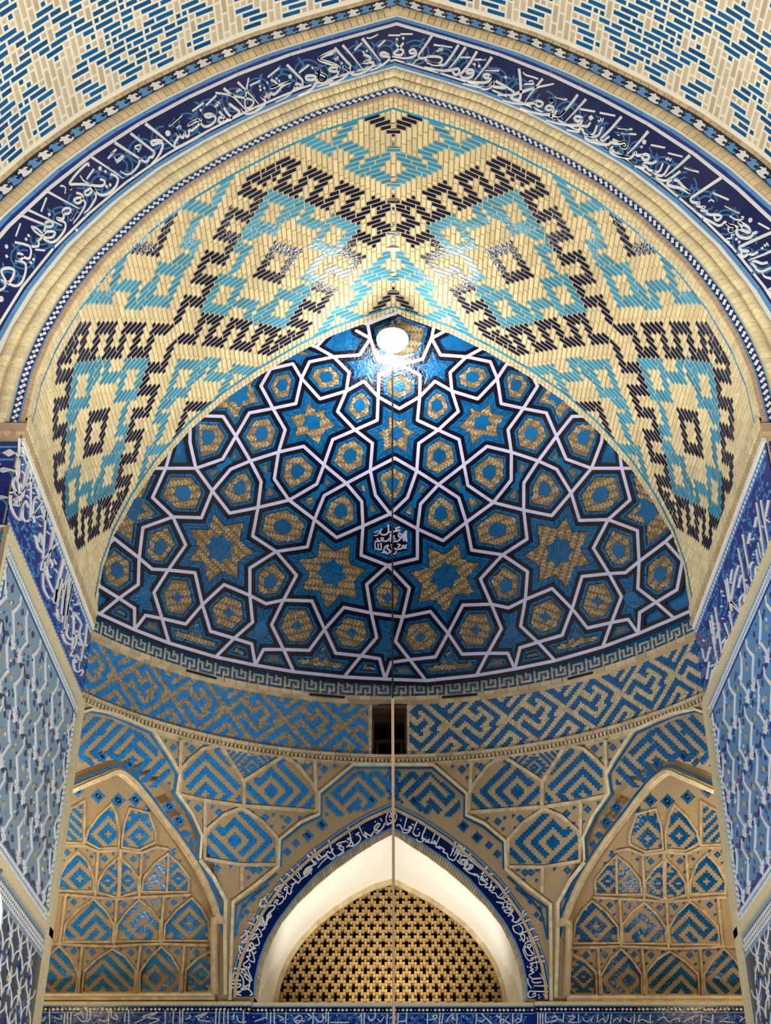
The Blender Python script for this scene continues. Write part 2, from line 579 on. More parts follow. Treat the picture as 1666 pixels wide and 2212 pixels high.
def soffit_pattern():
    W = Weave(-91, 91, -24, 24)
    for sg in (1, -1):
        for c in (0, 48, 96):
            pass
    # navy diamonds at the centres of the lattice and hollow stars at its crossings
    for sg in (1, -1):
        for ci, cj in ((24, 0), (72, 0), (48, -24), (48, 24)):
            W.ring(sg*ci, cj, 4, 'n')
            W.c[(sg*ci, cj-1)] = W.c[(sg*ci, cj)] = W.c[(sg*ci, cj+1)] = 'x'
    W.ring(0, -24, 4, 'n'); W.ring(0, 24, 4, 'n')
    W.ring(0, 0, 4, 'n')
    # navy battlement lines through the crossings
    for sg in (1, -1):
        for c in (0, 48, 96):
            for di in (1, -1):
                b = battlement(0, 2, 1, 16)
                for mj in (1, -1):
                    W.path([(sg*(c+di*(i+1)), mj*j) for i, j in b if j <= 22], 'n')
    # turquoise rings inside every diamond
    for sg in (1, -1):
        for ci, cj in ((24, 0), (72, 0), (48, -24), (48, 24), (0, -24), (0, 24)):
            for (oi, oj) in ((0, 12), (0, -12), (12, 0), (-12, 0)):
                W.ring(sg*(ci+oi), cj+oj, 4, 't')
            for a in (1, -1):
                for b in (1, -1):
                    pts = [(3, 9), (4, 10), (5, 9), (6, 8), (7, 9)] if False else [(4, 9), (5, 10), (6, 11), (7, 10), (8, 9), (7, 8), (6, 7), (7, 6), (8, 5), (9, 4)]
                    W.path([(sg*(ci+a*i), cj+b*j) for i, j in pts], 't')
    W.h = [h for h in W.h]
    return W
TM = 2.15+YF
W = soffit_pattern()
for k in [k for k, v in W.c.items() if v == 'x']: del W.c[k]
vault = thing('ceiling', 'pointed barrel vault of cream brick with navy and turquoise zigzag diamonds', 'vault', kind='structure')
mb = shell(lambda s: prof_s(s)[:2], SS, YF, YR, JOINT, 'x')
mb.build('mortar_bed', vault)
mb = MB()
def fsoff(s, t, h):
    return soff(max(-ARC, min(ARC, s)), TM+t-U/2, h)
W.emit(mb, fsoff, {'n': NAVY, 't': TURQ}, CREAM, gap=.008, h=.012, gc=.0085, bed=MORTAR)
pat = mb.build('brick_pattern', vault)
# turquoise edging lines and the rows of plain brick beyond them
mb = MB(); me_ = MB()
def edge_rows(t0, t1, tq0, tq1):
    n = int(ARC/.24)
    for sg in (1, -1):
        for k in range(n):
            a, b = sg*k*ARC/n, sg*(k+1)*ARC/n
            e = sg*.006
            mb.slab([soff(a+e, tq0, 0), soff(b-e, tq0, 0), soff(b-e, tq1, 0), soff(a+e, tq1, 0)][::sg],
                    [soff(a+e, tq0, .014), soff(b-e, tq0, .014), soff(b-e, tq1, .014), soff(a+e, tq1, .014)][::sg], TURQ)
        n2 = int(ARC/.075)
        for k in range(n2):
            a, b = sg*k*ARC/n2, sg*(k+1)*ARC/n2
            e = sg*.007
            lo, hi = min(t0, t1), max(t0, t1)
            sp_ = lo+(hi-lo)*(.62 if k % 2 else .36)
            for y0, y1 in ((lo, sp_-.008), (sp_+.008, hi)):
                me_.slab([soff(a+e, y0, 0), soff(b-e, y0, 0), soff(b-e, y1, 0), soff(a+e, y1, 0)][::sg],
                         [soff(a+e, y0, .02), soff(b-e, y0, .02), soff(b-e, y1, .02), soff(a+e, y1, .02)][::sg], CREAM)
edge_rows(YF, YF+.16, YF+.165, YF+.205)
edge_rows(YR, YR-.14, YR-.185, YR-.145)
mb.build('turquoise_edging', vault)
me_.build('edge_brick_rows', vault)
# rear rim of the vault (its thickness towards the dome)
mb = MB(CREAM)
for k in range(len(SS)-1):
    a = [prof_off(s, d) for s, d in ((SS[k], 0), (SS[k+1], 0), (SS[k+1], .5), (SS[k], .5))]
    mb.quad(*[(x, YR, z+EYE) for x, z in a], CREAM)
mb.build('rear_rim', vault)

# ---------------------------------------------------------------- outer vault above the inscription, blue on pale mortar
D_OUT = 2.03
outer = thing('ceiling', 'nearer, larger vault of slanting blue bricks set in white mortar at the top corners', 'vault', kind='structure')
OS = [ARC*1.0*(i/60-1) for i in range(121)]
def op(s, d=D_OUT):
    return prof_off(s, d)
OP = [op(s) for s in OS]
OLEN = [0]
for a_, b_ in zip(OP, OP[1:]): OLEN.append(OLEN[-1]+math.dist(a_, b_))
def fout(s, t, h):
    L = s+OLEN[-1]/2
    L = max(0, min(OLEN[-1], L))
    x = np.interp(L, OLEN, [p[0] for p in OP]); z = np.interp(L, OLEN, [p[1] for p in OP])
    x2 = np.interp(L+.05, OLEN, [p[0] for p in OP]); z2 = np.interp(L+.05, OLEN, [p[1] for p in OP])
    x1 = np.interp(L-.05, OLEN, [p[0] for p in OP]); z1 = np.interp(L-.05, OLEN, [p[1] for p in OP])
    dx, dz = x2-x1, z2-z1; l = math.hypot(dx, dz)
    return (x+dz/l*h, YF-.1-t, z-dx/l*h+EYE)
mb = MB(WMORTAR)
for k in range(len(OP)-1):
    for j in range(6):
        ya, yb = YF-.0-.75*j, YF-.75*(j+1)
        mb.quad((OP[k][0], ya, OP[k][1]+EYE), (OP[k+1][0], ya, OP[k+1][1]+EYE), (OP[k+1][0], yb, OP[k+1][1]+EYE), (OP[k][0], yb, OP[k][1]+EYE), WMORTAR)
mb.build('mortar_bed', outer)
UO = .098
NI = int(OLEN[-1]/2/UO)
W = Weave(-NI, NI, 0, 34)
for sg in (1, -1):
    for ci in (0, 26, 52, 78):
        W.ring(sg*ci, 13, 3, 't')
        for di in (1, -1):
            for b0 in (3, 9):
                pts = [(i+b0-3, j) for i, j in battlement(0, 0, 1, 14)]
                for mj in (1, -1):
                    W.path([(sg*ci+di*(i+3), 13+mj*j) for i, j in pts if i < 12+b0 and j < 22], 't')
        W.ring(sg*(ci+13), 0, 3, 't'); W.ring(sg*(ci+13), 26, 3, 't')
        for k in (1, 6, 11, 16, 21, 26):
            W.brick(sg*(ci+6), k, 't', 0); W.brick(sg*(ci-8), k+2, 't', 0); W.brick(sg*(ci+17), k+1, 't', 0)
mb = MB()
W.emit(mb, fout, {'t': TEAL}, STONE, gap=.016, h=.008, hv=.004, gc=.017, u=UO)
mb.build('brick_pattern', outer)

# ---------------------------------------------------------------- front wall: arch bands, concentric with the vault edge
def face(s, d, y=YF):
    x, z = prof_off(s, d)
    return (x, y, z+EYE)
NSS = 96
FS = [ARC*(i/NSS-1) for i in range(2*NSS+1)]
def band(mb, d0, d1, y, m, ystep=None):
    for k in range(len(FS)-1):
        a, b = FS[k], FS[k+1]
        mb.quad(face(a, d0, y), face(b, d0, y), face(b, d1, y), face(a, d1, y), m)
def band_box(mb, d0, d1, y0, y1, m, tile=0, gap=.004):
    """raised band; tile = length of its pieces along the arch"""
    if not tile:
        for k in range(len(FS)-1):
            a, b = FS[k], FS[k+1]
            mb.quad(face(a, d0, y1), face(b, d0, y1), face(b, d1, y1), face(a, d1, y1), m)
            mb.quad(face(a, d0, y0), face(b, d0, y0), face(b, d0, y1), face(a, d0, y1), m)
            mb.quad(face(a, d1, y1), face(b, d1, y1), face(b, d1, y0), face(a, d1, y0), m)
        return
    n = int(ARC/tile)
    for sg in (1, -1):
        for k in range(n):
            a, b = sg*(k*ARC/n)+(sg*gap if k else 0), sg*((k+1)*ARC/n)-sg*gap
            lo = [face(a, d0, y0), face(b, d0, y0), face(b, d1, y0), face(a, d1, y0)][::sg]
            hi = [face(a, d0, y1), face(b, d0, y1), face(b, d1, y1), face(a, d1, y1)][::sg]
            mb.slab(lo, hi, m)
def torus(mb, d0, d1, y0, r, m, tile=.07, twist=.03, gap=.004, n=6):
    """half-round brick moulding made of short raking bricks"""
    N = int(ARC/tile)
    for sg in (1, -1):
        for k in range(N):
            a, b = sg*k*ARC/N+sg*gap, sg*(k+1)*ARC/N-sg*gap
            if k == 0: a = 0
            jr = random.uniform(.92, 1.06)
            prof = []
            for i in range(n+1):
                th = math.pi*i/n
                dd = (d0+d1)/2-math.cos(th)*(d1-d0)/2
                prof.append((dd, y0-math.sin(th)*r*jr, twist*(i/n-.5)*sg if 0 < k < N-1 else 0))
            A = [face(a+t if abs(a+t) < ARC else a, d, y) for d, y, t in prof]
            B = [face(b+t if abs(b+t) < ARC else b, d, y) for d, y, t in prof]
            vs = A+B
            fs = [(i, i+1, n+2+i, n+1+i) for i in range(n)]+[tuple(range(n+1)), tuple(range(n+1, 2*n+2))]
            mb.add(vs, fs, m)
fw = thing('wall_front', 'cream brick arch face between the two vaults with plaster joints', 'wall', kind='structure')
mb = MB(MORTAR)
band(mb, 0, .58, YF, MORTAR)
band(mb, 1.46, D_OUT, YF, PLASTER)
band(mb, .55, 1.5, YF+.002, MORTAR)
mb.build('arch_face', fw)
mb = MB(PINK); band_box(mb, .0, .05, YF, YF-.02, PINK, .075); mb.build('brick_course', fw)
mb = MB(PLASTER); band(mb, .50, .575, YF-.012, PLASTER); band(mb, 1.53, 1.57, YF-.02, PLASTER); mb.build('plaster_fillet', fw)
mb = MB(CREAM2); band_box(mb, D_OUT-.05, D_OUT+.0, YF, YF-.04, CREAM2, .09); mb.build('outer_lip', fw)
for nm, d0, d1, r in (('rope_moulding', .205, .345, .055), ('rope_moulding', .355, .50, .06), ('rope_moulding', 1.575, 1.75, .07)):
    mb = MB(TAN); torus(mb, d0, d1, YF, r, CREAM if d0 < 1 else TAN, .075, .05); mb.build(nm, fw)
# checker border
ck = thing('tile_border', 'narrow navy and white star-checker border round the inner edge of the big arch', 'border')
mb = MB(); band_box(mb, .06, .075, YF, YF-.012, SKY, .2); band_box(mb, .165, .18, YF, YF-.012, SKY, .2); mb.build('edge_line', ck)
mb = MB(); band_box(mb, .075, .165, YF, YF-.01, DEEP); mb.build('blue_field', ck)
mb = MB()
n = int(ARC/.085)
for sg in (1, -1):
    for k in range(n):
        s0 = sg*(k+.5)*ARC/n; hw_ = ARC/n/2
        for (da, db, sgn) in ((.120, .088, 1), (.120, .152, -1)):
            so = s0+sgn*hw_*.35
            m_ = (da+db)/2
            r1 = hw_*.62
            pts = [(so-r1, m_+.002*sgn), (so, m_-.024), (so+r1, m_), (so, m_+.024)]
            lo = [face(max(-ARC, min(ARC, a)), d, YF-.009) for a, d in pts]; hi = [face(max(-ARC, min(ARC, a)), d, YF-.016) for a, d in pts]
            mb.slab(lo, hi, WHITE)
mb.build('white_stars', ck)
# fleuron border
fl = thing('tile_border', 'navy border of white and blue fleurons above the great inscription arch', 'border')
mb = MB(); band_box(mb, 1.76, D_OUT-.06, YF, YF-.012, NAVY); mb.build('navy_field', fl)
mb = MB(); band_box(mb, 1.752, 1.768, YF, YF-.02, TEAL, .22); mb.build('lower_line', fl)
FLEUR = [(-.02, .0), (-.10, -.005), (-.16, .03), (-.135, .062), (-.12, .04), (-.09, .05), (-.075, .085), (-.10, .12), (-.125, .10), (-.13, .13), (-.10, .155), (-.055, .15),
         (-.03, .175), (0, .19), (.01, .16), (.05, .15), (.07, .115), (.045, .125), (.02, .115), (.012, .085), (.04, .06), (.05, .02)]
N = 2*int(ARC/2/.135)
mw, ms = MB(), MB()
for sg in (1, -1):
    for k in range(N):
        s0 = sg*((k+.5)*ARC/N)
        pts = [(s0-x*.62-.02, 1.78+y*.86) for x, y in FLEUR]
        pts = [(max(-ARC, min(ARC, a)), d) for a, d in pts]
        if any((a > 0) != (s0 > 0) for a, d in pts): pts = [(a if (a > 0) == (s0 > 0) else 0, d) for a, d in pts]
        tri = tessellate_polygon([[Vector((a, d, 0)) for a, d in pts]])
        top = [face(a, d, YF-.018) for a, d in pts]; bot = [face(a, d, YF-.01) for a, d in pts]
        q = len(pts)
        (mw if k % 2 else ms).add(top+bot, [tuple(t) for t in tri]+[(i, q+i, q+(i+1) % q, (i+1) % q) for i in range(q)], WHITE if k % 2 else SKY)
mw.build('white_fleurons', fl); ms.build('blue_fleurons', fl)
# great inscription band: field and border lines
ins = thing('inscription_band', 'great dark blue inscription band with white script running over the front arch', 'inscription')
mb = MB(); band_box(mb, .575, 1.41, YF, YF-.012, DEEP); mb.build('blue_field', ins)
mb = MB(); band_box(mb, .565, .625, YF, YF-.016, SKY, .35); band_box(mb, 1.47, 1.53, YF, YF-.02, SKY, .35); mb.build('light_blue_line', ins)
mb = MB(); band_box(mb, .66, .695, YF, YF-.018, WHITE, .6, .002); band_box(mb, 1.36, 1.415, YF, YF-.02, WHITE, .6, .002); mb.build('white_line', ins)
mb = MB(); band_box(mb, 1.415, 1.472, YF, YF-.016, COBALT, .35); mb.build('cobalt_line', ins)

# ---------------------------------------------------------------- piers either side: frieze and tile panels on the reveals
FLOOR = -EYE
ZS = SPRING
def reveal(side):
    sx = -HW if side == 'left' else HW
    g = g_left if side == 'left' else g_right
    nm = 'wall_'+side
    wl = thing(nm, 'tall tiled pier face on the %s of the arch opening' % side, 'wall', kind='structure')
    mb = MB(TAN)
    k = 1 if sx > 0 else -1
    # core of the pier and its front face
    mb.box(min(sx, sx+k*1.6), max(sx, sx+k*1.6), YF+.01, YR, FLOOR, ZS, TAN)
    mb.build('pier_core', wl)
    mb = MB(PINK)
    mb.box(min(sx-k*.03, sx+k*2.6), max(sx-k*.03, sx+k*2.6), YF-.05, YF+.02, ZS-.10, ZS+.02, PINK)
    mb.build('impost_ledge', wl)
    # brick rows and toothed course at the springing of the vault
    mb = MB(CREAM)
    n = 58
    for i in range(n):
        y0, y1 = YF+(YR-YF)*i/n, YF+(YR-YF)*(i+1)/n-.012
        mb.box(min(sx, sx-k*.05), max(sx, sx-k*.05), y0, y1, ZS-.02, ZS+.13, CREAM)
    mb.build('springing_course', wl)
    mb = MB(TAN)
    n = 64
    for i in range(n):
        y0 = YF+(YR-YF)*i/n
        mb.box(min(sx, sx-k*.04), max(sx, sx-k*.04), y0+.004, y0+.048, ZS-.15, ZS-.03, TAN)
    mb.build('toothed_course', wl)
    return wl, g, sx, k
# ---------------------------------------------------------------- half dome with its strapwork
def dax(v):
    return float(np.interp(v, [730, 770, 860, 930, 1015, 1065, 1110, 1200, 1300, 1370, 1440], [866.5, 864.5, 862, 857, 850.5, 846, 844, 841, 837, 834.5, 832]))
def dmir(p):
    return (2*dax(p[1])-p[0], p[1]+float(np.interp(p[1], [1012, 1070, 1300, 1440], [0, 5, 9, 8])))
LN = """289 1361,289 1315,255.5 1293,212 1266
214 1327,255.5 1293,297 1263.5,299 1206,307 1140.6,372 1117,434 1119,457.5 1061,497 1014,540 996,601 977,655.5 964.6,699.6 1004.5,748 1044.5,781.5 1084,784 1137,780 1200,838 1222
289 1361,313 1330,348.6 1337,400 1349,436 1307,483 1263.5,539 1287,574 1305,612 1297,673.5 1299,701 1360.5,725 1412,780 1418,820 1424,832 1468
364 1390,348.6 1337,331 1281,362 1232,400 1178,372 1117,328 1075,356.5 1012,370 965,375 940
245 1164,299 1206,327 1230,362 1232,420 1238,436 1307,453.5 1364.5,505 1380,543 1392,551 1438
551 1438,568.5 1404,612 1404,667.5 1406,701 1360.5,743 1313,802 1325,839 1330
634 1452,612 1404,586 1350.6,612 1297,640 1243.7,596 1192,545 1158.5,556.6 1097,563.5 1041,540 996,508.5 942.5,481 900,425 898
465 1420,505 1380,545 1345,539 1287,539 1228,596 1192,663.5 1182,679 1123,700 1071,748 1044.5,800 1017,853 990
743 1463.5,780 1418,814 1378,802 1325,792 1263.5,838 1222
300 1012,356.5 1012,422 1012,457.5 1061,495 1109,556.6 1097,624 1081,684 1046,699.6 1004.5,718.5 950,767 929,815 908,817 857.5,819 811,865.5 788
410 900,409 955,422 1012
422 1012,480 992,508.5 942.5,538 892,589 882.5,638.6 872,651 817.6,668 782,720.6 771,777 767,800 731,794 700
592 1035,624 1081,679 1123,727 1162,784 1137,843 1111
592 1035,601 977,615.5 929,589 882.5,563 834,584 797,632 786,651 817.6,691 862,748 845,786 824,817 857.5,863 883
748 845,729 889,767 929,804.6 958,800 1017,811 1070,843 1111
640 733,683 750,720.6 771,754 805,748 845
770 715,800 731,815 775.5,865.5 788
560 774,584 797
425 898,410 900
300 1012,230 1060,200 1120,245 1164
245 1164,205 1205,212 1266
560 774,500 785,440 850,425 898
640 733,600 745,560 774
794 700,740 688,683 750
800 731,794 700,866 672"""
lines = [[tuple(map(float, p.split())) for p in l.split(',')] for l in LN.split('\n')]
V = []; E = set()
AX = {}
def vid(p):
    for i, q in enumerate(V):
        if math.dist(p, q) < 6: return i
    V.append(p); return len(V)-1
for l in lines:
    for p in l: vid(p)
LV = list(V)
cent = {}
def axv(p): return abs(p[0]-dax(p[1])) < 9
for l in lines:
    a = [vid(p) for p in l]; b = []
    for p in l:
        q = LV[vid(p)]
        b.append(vid(q) if axv(q) else vid(dmir(q)))
    for s in (a, b):
        for i, j in zip(s, s[1:]):
            if i != j: E.add((min(i, j), max(i, j)))
base_l = [(150, 1293), (214, 1327), (289, 1361), (364, 1390), (465, 1420), (551, 1438), (634, 1452), (743, 1463.5), (832, 1468)]
base_r = [(920, 1470), (1030, 1461.5), (1113, 1447), (1199, 1429), (1300, 1399), (1379, 1371), (1450, 1340), (1512, 1312)]
bl = [vid(p) for p in base_l]; br = [vid(p) for p in base_r]
bs = bl+br
BASE = [V[i] for i in bs]
for i, j in zip(bs, bs[1:]): E.add((min(i, j), max(i, j)))
dome = thing('tiled_half_dome', 'deep half dome of blue tile with lavender and black star strapwork behind the vault', 'dome')
# shell
mb = MB(TEAL)
zs = np.linspace(9.17, 16.3, 60); th = np.linspace(-1.02, 1.02, 70)
P = {}
for a, z in enumerate(zs):
    for b, t in enumerate(th):
        r = lut(DR, z)+.02
        P[a, b] = (r*math.sin(t), DYC+r*math.cos(t), z+EYE)
for a in range(len(zs)-1):
    for b in range(len(th)-1):
        if P[a, b][1] > YR-.35:
            mb.quad(P[a, b], P[a, b+1], P[a+1, b+1], P[a+1, b], TEAL)
mb.build('dome_shell', dome, True)
# planar faces of the strap lattice
adj = {}
for i, j in E:
    adj.setdefault(i, []).append(j); adj.setdefault(j, []).append(i)
for i in adj:
    adj[i].sort(key=lambda j: math.atan2(V[j][1]-V[i][1], V[j][0]-V[i][0]))
seen = set(); FACES = []
for i in adj:
    for j in adj[i]:
        if (i, j) in seen: continue
        f = []; a, b = i, j
        while (a, b) not in seen:
            seen.add((a, b)); f.append(a)
            k = adj[b].index(a)
            a, b = b, adj[b][(k-1) % len(adj[b])]
        poly = [V[k] for k in f]
        ar = area(poly)
        if len(set(f)) == len(f) and 3 <= len(f) and 500 < abs(ar) < 60000 and ar > 0: FACES.append(poly)
tile = MB(); brown = MB(); core = MB()
def inset(poly, d):
    return offs(poly, d if area(poly) > 0 else -d, True)
def ring_tiles(poly, d0, d1, m, L=24):
    a, b = inset(poly, d0), inset(poly, d1)
    n = len(poly)
    for i in range(n):
        j = (i+1) % n
        k = max(1, int(round(math.dist(poly[i], poly[j])/L)))
        for t in range(k):
            e = .04
            q = [(t+e)/k, (t+1-e)/k]
            c = [tuple(a[i][x]+(a[j][x]-a[i][x])*q[0] for x in (0, 1)), tuple(a[i][x]+(a[j][x]-a[i][x])*q[1] for x in (0, 1)),
                 tuple(b[i][x]+(b[j][x]-b[i][x])*q[1] for x in (0, 1)), tuple(b[i][x]+(b[j][x]-b[i][x])*q[0] for x in (0, 1))]
            h = random.uniform(.010, .016)
            tilt = [h, h+random.uniform(-.003, .003), h, h+random.uniform(-.003, .003)]
            p = on(dome_g, c, 0.0); nn = normal(dome_g, p-np.array([0, 0, EYE]))
            hi = p+nn*np.array(tilt)[:, None]
            tile.slab(p, hi, m)
dome_g = g_dome
def add_cell(poly, kind):
    n = len(poly); ar = abs(area(poly))
    c = (sum(p[0] for p in poly)/n, sum(p[1] for p in poly)/n)
    if kind == 'name':
        for d in (12, 18): ring_tiles(poly, d, d+5.6, TEAL)
        return
    if ar < 4300:            # small triangles and end pieces
        ring_tiles(poly, 11, 16, TEAL, 18)
        s = inset(poly, 19)
        if area(s)*area(poly) > 0 and abs(area(s)) > 60 and all(inside(p, poly) for p in s):
            fill(brown, dome_g, s, MORTAR2, .004, 2); bricks_in(brown, dome_g, s, BROWN, 12, 5, .4, .010, minin=3)
        else:
            s = [(c[0]+(p[0]-c[0])*.40, c[1]+(p[1]-c[1])*.40) for p in poly]
            fill(brown, dome_g, s, MORTAR2, .008, 2, 0)
        return
    sc = min(1, (ar/9000)**.5)
    for d in ((12, 18) if kind == 'star' else (12,)): ring_tiles(poly, d, d+5.6, TEAL)
    s = inset(poly, 25 if kind == 'star' else 19)
    if kind == 'star':
        cv = []
        for i in range(n):
            a, b, d = poly[i-1], poly[i], poly[(i+1) % n]
            cr = (b[0]-a[0])*(d[1]-b[1])-(b[1]-a[1])*(d[0]-b[0])
            cv.append(cr*area(poly) > 0)
        fill(brown, dome_g, s, MORTAR2, .004, 4); bricks_in(brown, dome_g, s, BROWN, 13, 5.5, c[0]*.01, .010)
        if ar > 14000:
            k = [(c[0]+(p[0]-c[0])*(.30 if v else .70), c[1]+(p[1]-c[1])*(.30 if v else .70)) for p, v in zip(s, cv)]
        else:
            k = [(c[0]+16*math.cos(math.pi*i/3), c[1]+17*math.sin(math.pi*i/3)) for i in range(6)]
        fill(core, dome_g, k, TEAL, .016, 4, 0)
        bricks_in(core, dome_g, k, TEAL, 16, 5.5, .1, .022, base=.014)
        return
    fill(brown, dome_g, s, MORTAR2, .004, 3)
    bricks_in(brown, dome_g, s, BROWN, 13, 5.5, (c[0]*.37) % 1.5, .010)
    if c[1] > 1285:          # lowest row: little stepped cross
        u = 4.6
        for a, b in ((0, -2), (-1, -1), (0, -1), (1, -1), (-2, 0), (-1, 0), (1, 0), (2, 0), (-1, 1), (0, 1), (1, 1), (0, 2)):
            x, y = c[0]+a*u, c[1]+b*u
            flat(core, dome_g, [(x-u/2, y-u/2), (x+u/2, y-u/2), (x+u/2, y+u/2), (x-u/2, y+u/2)], TEAL, .017)
    else:
        k = [(c[0]+(p[0]-c[0])*.29, c[1]+(p[1]-c[1])*.29) for p in poly]
        fill(core, dome_g, k, TEAL, .017, 2, 0)
MORTAR2 = mat('brown_mortar', (120, 100, 74), .95, 0, .2, 40, .1, .5, (80, 64, 46))
for poly in FACES:
    n = len(poly); c = (sum(p[0] for p in poly)/n, sum(p[1] for p in poly)/n)
    conc = 0
    for i in range(n):
        a, b, d = poly[i-1], poly[i], poly[(i+1) % n]
        if ((b[0]-a[0])*(d[1]-b[1])-(b[1]-a[1])*(d[0]-b[0]))*area(poly) < 0: conc += 1
    kind = 'hex'
    if math.dist(c, (841, 1166)) < 25: kind = 'name'; NAMEPOLY = poly
    elif conc >= 4: kind = 'star'
    add_cell(poly, kind)
# stars cut by the vault edge
for sx in (0, 1):
    for ctr, r in (((262, 1142), 58), ((545, 800+40), 40)):
        pass
tile.build('blue_tiles', dome); brown.build('brick_inlay', dome); core.build('tile_centres', dome)
mk, ml = MB(), MB()
vis = [(i, j) for i, j in E]
for i, j in vis:
    strip(mk, dome_g, [V[i], V[j]], 22.5, BLACKT, .014, 0, joints=34)
for i, j in vis:
    strip(ml, dome_g, [V[i], V[j]], 6.8, LAV, .020, .008, joints=22)
for i in range(len(V)):
    d = 11.2
    k = [(V[i][0]+d*math.cos(t*math.pi/5), V[i][1]+d*math.sin(t*math.pi/5)) for t in range(10)]
    flat(mk, dome_g, k, BLACKT, .0136)
    k = [(V[i][0]+3.5*math.cos(t*math.pi/5), V[i][1]+3.5*math.sin(t*math.pi/5)) for t in range(10)]
    flat(ml, dome_g, k, LAV, .0197, .008)
mk.build('black_strapwork', dome); ml.build('lavender_strapwork', dome)
print('FACES', len(FACES), len(V))
# ---------------------------------------------------------------- drum below the dome: meander, slots, kufic band, cornice
def drum_p(x, z, h=0.0):
    """x = distance along the arc from the middle"""
    t = x/DRUM; r = DRUM-h
    return (r*math.sin(t), DYC+r*math.cos(t), z+EYE)
def drum_tile(mb, x0, x1, z0, z1, m, h=.01, e=.0):
    c = [(x0+e, z0+e), (x1-e, z0+e), (x1-e, z1-e), (x0+e, z1-e)]
    mb.slab([drum_p(x, z, 0) for x, z in c], [drum_p(x, z, h) for x, z in c], m)
XM = 5.1
drum = thing('wall_back', 'curved brick drum and back wall below the blue half dome', 'wall', kind='structure')
mb = MB(CREAM2)
n = 80
WX0, WX1, WZ0, WZ1 = -.315, .20, 8.045, 8.83
for i in range(n):
    a, b = -XM+2*XM*i/n, -XM+2*XM*(i+1)/n
    for z0, z1 in ((7.85, WZ0), (WZ0, WZ1), (WZ1, 9.25)):
        if z0 == WZ0 and b > WX0 and a < WX1:
            if a < WX0: mb.quad(drum_p(a, z0), drum_p(WX0, z0), drum_p(WX0, z1), drum_p(a, z1), CREAM2)
            if b > WX1: mb.quad(drum_p(WX1, z0), drum_p(b, z0), drum_p(b, z1), drum_p(WX1, z1), CREAM2)
            continue
        mb.quad(drum_p(a, z0), drum_p(b, z0), drum_p(b, z1), drum_p(a, z1), CREAM2)
mb.build('drum_core', drum)
# meander frieze
key = thing('meander_frieze', 'narrow blue meander frieze directly under the half dome', 'frieze')
KEY = ["111111100", "000000100", "011110100", "010010100", "010110100", "010000111", "011111110"]
KEY = ["11111110", "10000010", "10111010", "10101010", "00100010", "11101110"]
mb = MB(); kb = MB()
c = .0335
per = len(KEY[0])*c
for k in range(-int(XM/per)-1, int(XM/per)+1):
    fl_ = k % 2
    for r, row in enumerate(KEY):
        for q, ch in enumerate(row):
            x = k*per+(q)*c
            rr = r if not fl_ else len(KEY)-1-r
            z1 = 9.185-rr*c
            drum_tile(mb if ch == '1' else kb, x, x+c, z1-c, z1, TEAL if ch == '1' else CREAM2, .014 if ch == '1' else .011, .0018)
mb.build('blue_meander', key); kb.build('brick_ground', key)
mb = MB(CREAM2)
SLOT = [(-3.14, -2.66), (-1.25, -.72), (.72, 1.25), (2.62, 3.02)]
nb = 60
for i in range(nb):
    a, b = -XM+2*XM*i/nb, -XM+2*XM*(i+1)/nb
    if any(a < s1 and b > s0 for s0, s1 in SLOT):
        continue
    drum_tile(mb, a, b, 8.90, 8.965, CREAM2, .05, .003)
    drum_tile(mb, a+.03, b+.03, 9.195, 9.225, CREAM2, .03, .002)
mb.build('string_course', drum)
for s0, s1 in SLOT:
    s_ = MB(DARK)
    drum_tile(s_, s0, s1, 8.925, 8.96, DARK, .006)
    s_.build('slot', drum)
# kufic band
kuf = thing('kufic_band', 'curved band of blue and brick square kufic lattice either side of the small window', 'frieze')
KA = ["1111111", "1000001", "1011101", "1010001", "1010111", "1000100", "1111101"]
KB = ["1111111", "0010101", "1010101", "1010101", "1010101", "1000000", "1111111"]
KC = ["1011111", "1000001", "1111101", "0001001", "1101011", "1000010", "1111110"]
bt = [MB(), MB()]; bk = MB()
c = .0335; zr = int((8.86-8.035)/c)
for p in range(-int(XM/c), int(XM/c)):
    x0 = p*c; xm = x0+c/2
    if x0+c > WX0-.03 and x0 < WX1+.03: continue
    sh = 6 if xm > 0 else 0
    for q in range(zr):
        a, b = (p+q+sh+400), (p-q+sh+400)
        A, B = a % 26, b % 26
        if A < 3 or B < 3: blue = False
        else:
            bm = (KA, KB, KC)[(a//26*2+b//26) % 3]
            blue = bm[min(6, (A-3)*7//23)][min(6, (B-3)*7//23)] == '1'
        z0 = 8.035+q*c
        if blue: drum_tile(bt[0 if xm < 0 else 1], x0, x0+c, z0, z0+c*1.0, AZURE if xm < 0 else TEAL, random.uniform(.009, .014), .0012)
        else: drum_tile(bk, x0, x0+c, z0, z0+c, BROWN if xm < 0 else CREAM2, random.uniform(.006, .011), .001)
bt[0].build('azure_lettering', kuf); bt[1].build('blue_lettering', kuf); bk.build('brick_ground', kuf)
# dentil cornice
mb = MB(CREAM2)
nb = 170
for i in range(nb):
    a, b = -XM+2*XM*i/nb, -XM+2*XM*(i+1)/nb
    drum_tile(mb, a, a+(b-a)*.62, 7.925, 7.975, CREAM2, .06)
nb = 48
for i in range(nb):
    a, b = -XM+2*XM*i/nb, -XM+2*XM*(i+1)/nb
    drum_tile(mb, a, b, 7.98, 8.03, CREAM2, .075, .003)
    drum_tile(mb, a, b, 7.885, 7.92, CREAM2, .05, .003)
mb.build('dentil_cornice', drum)
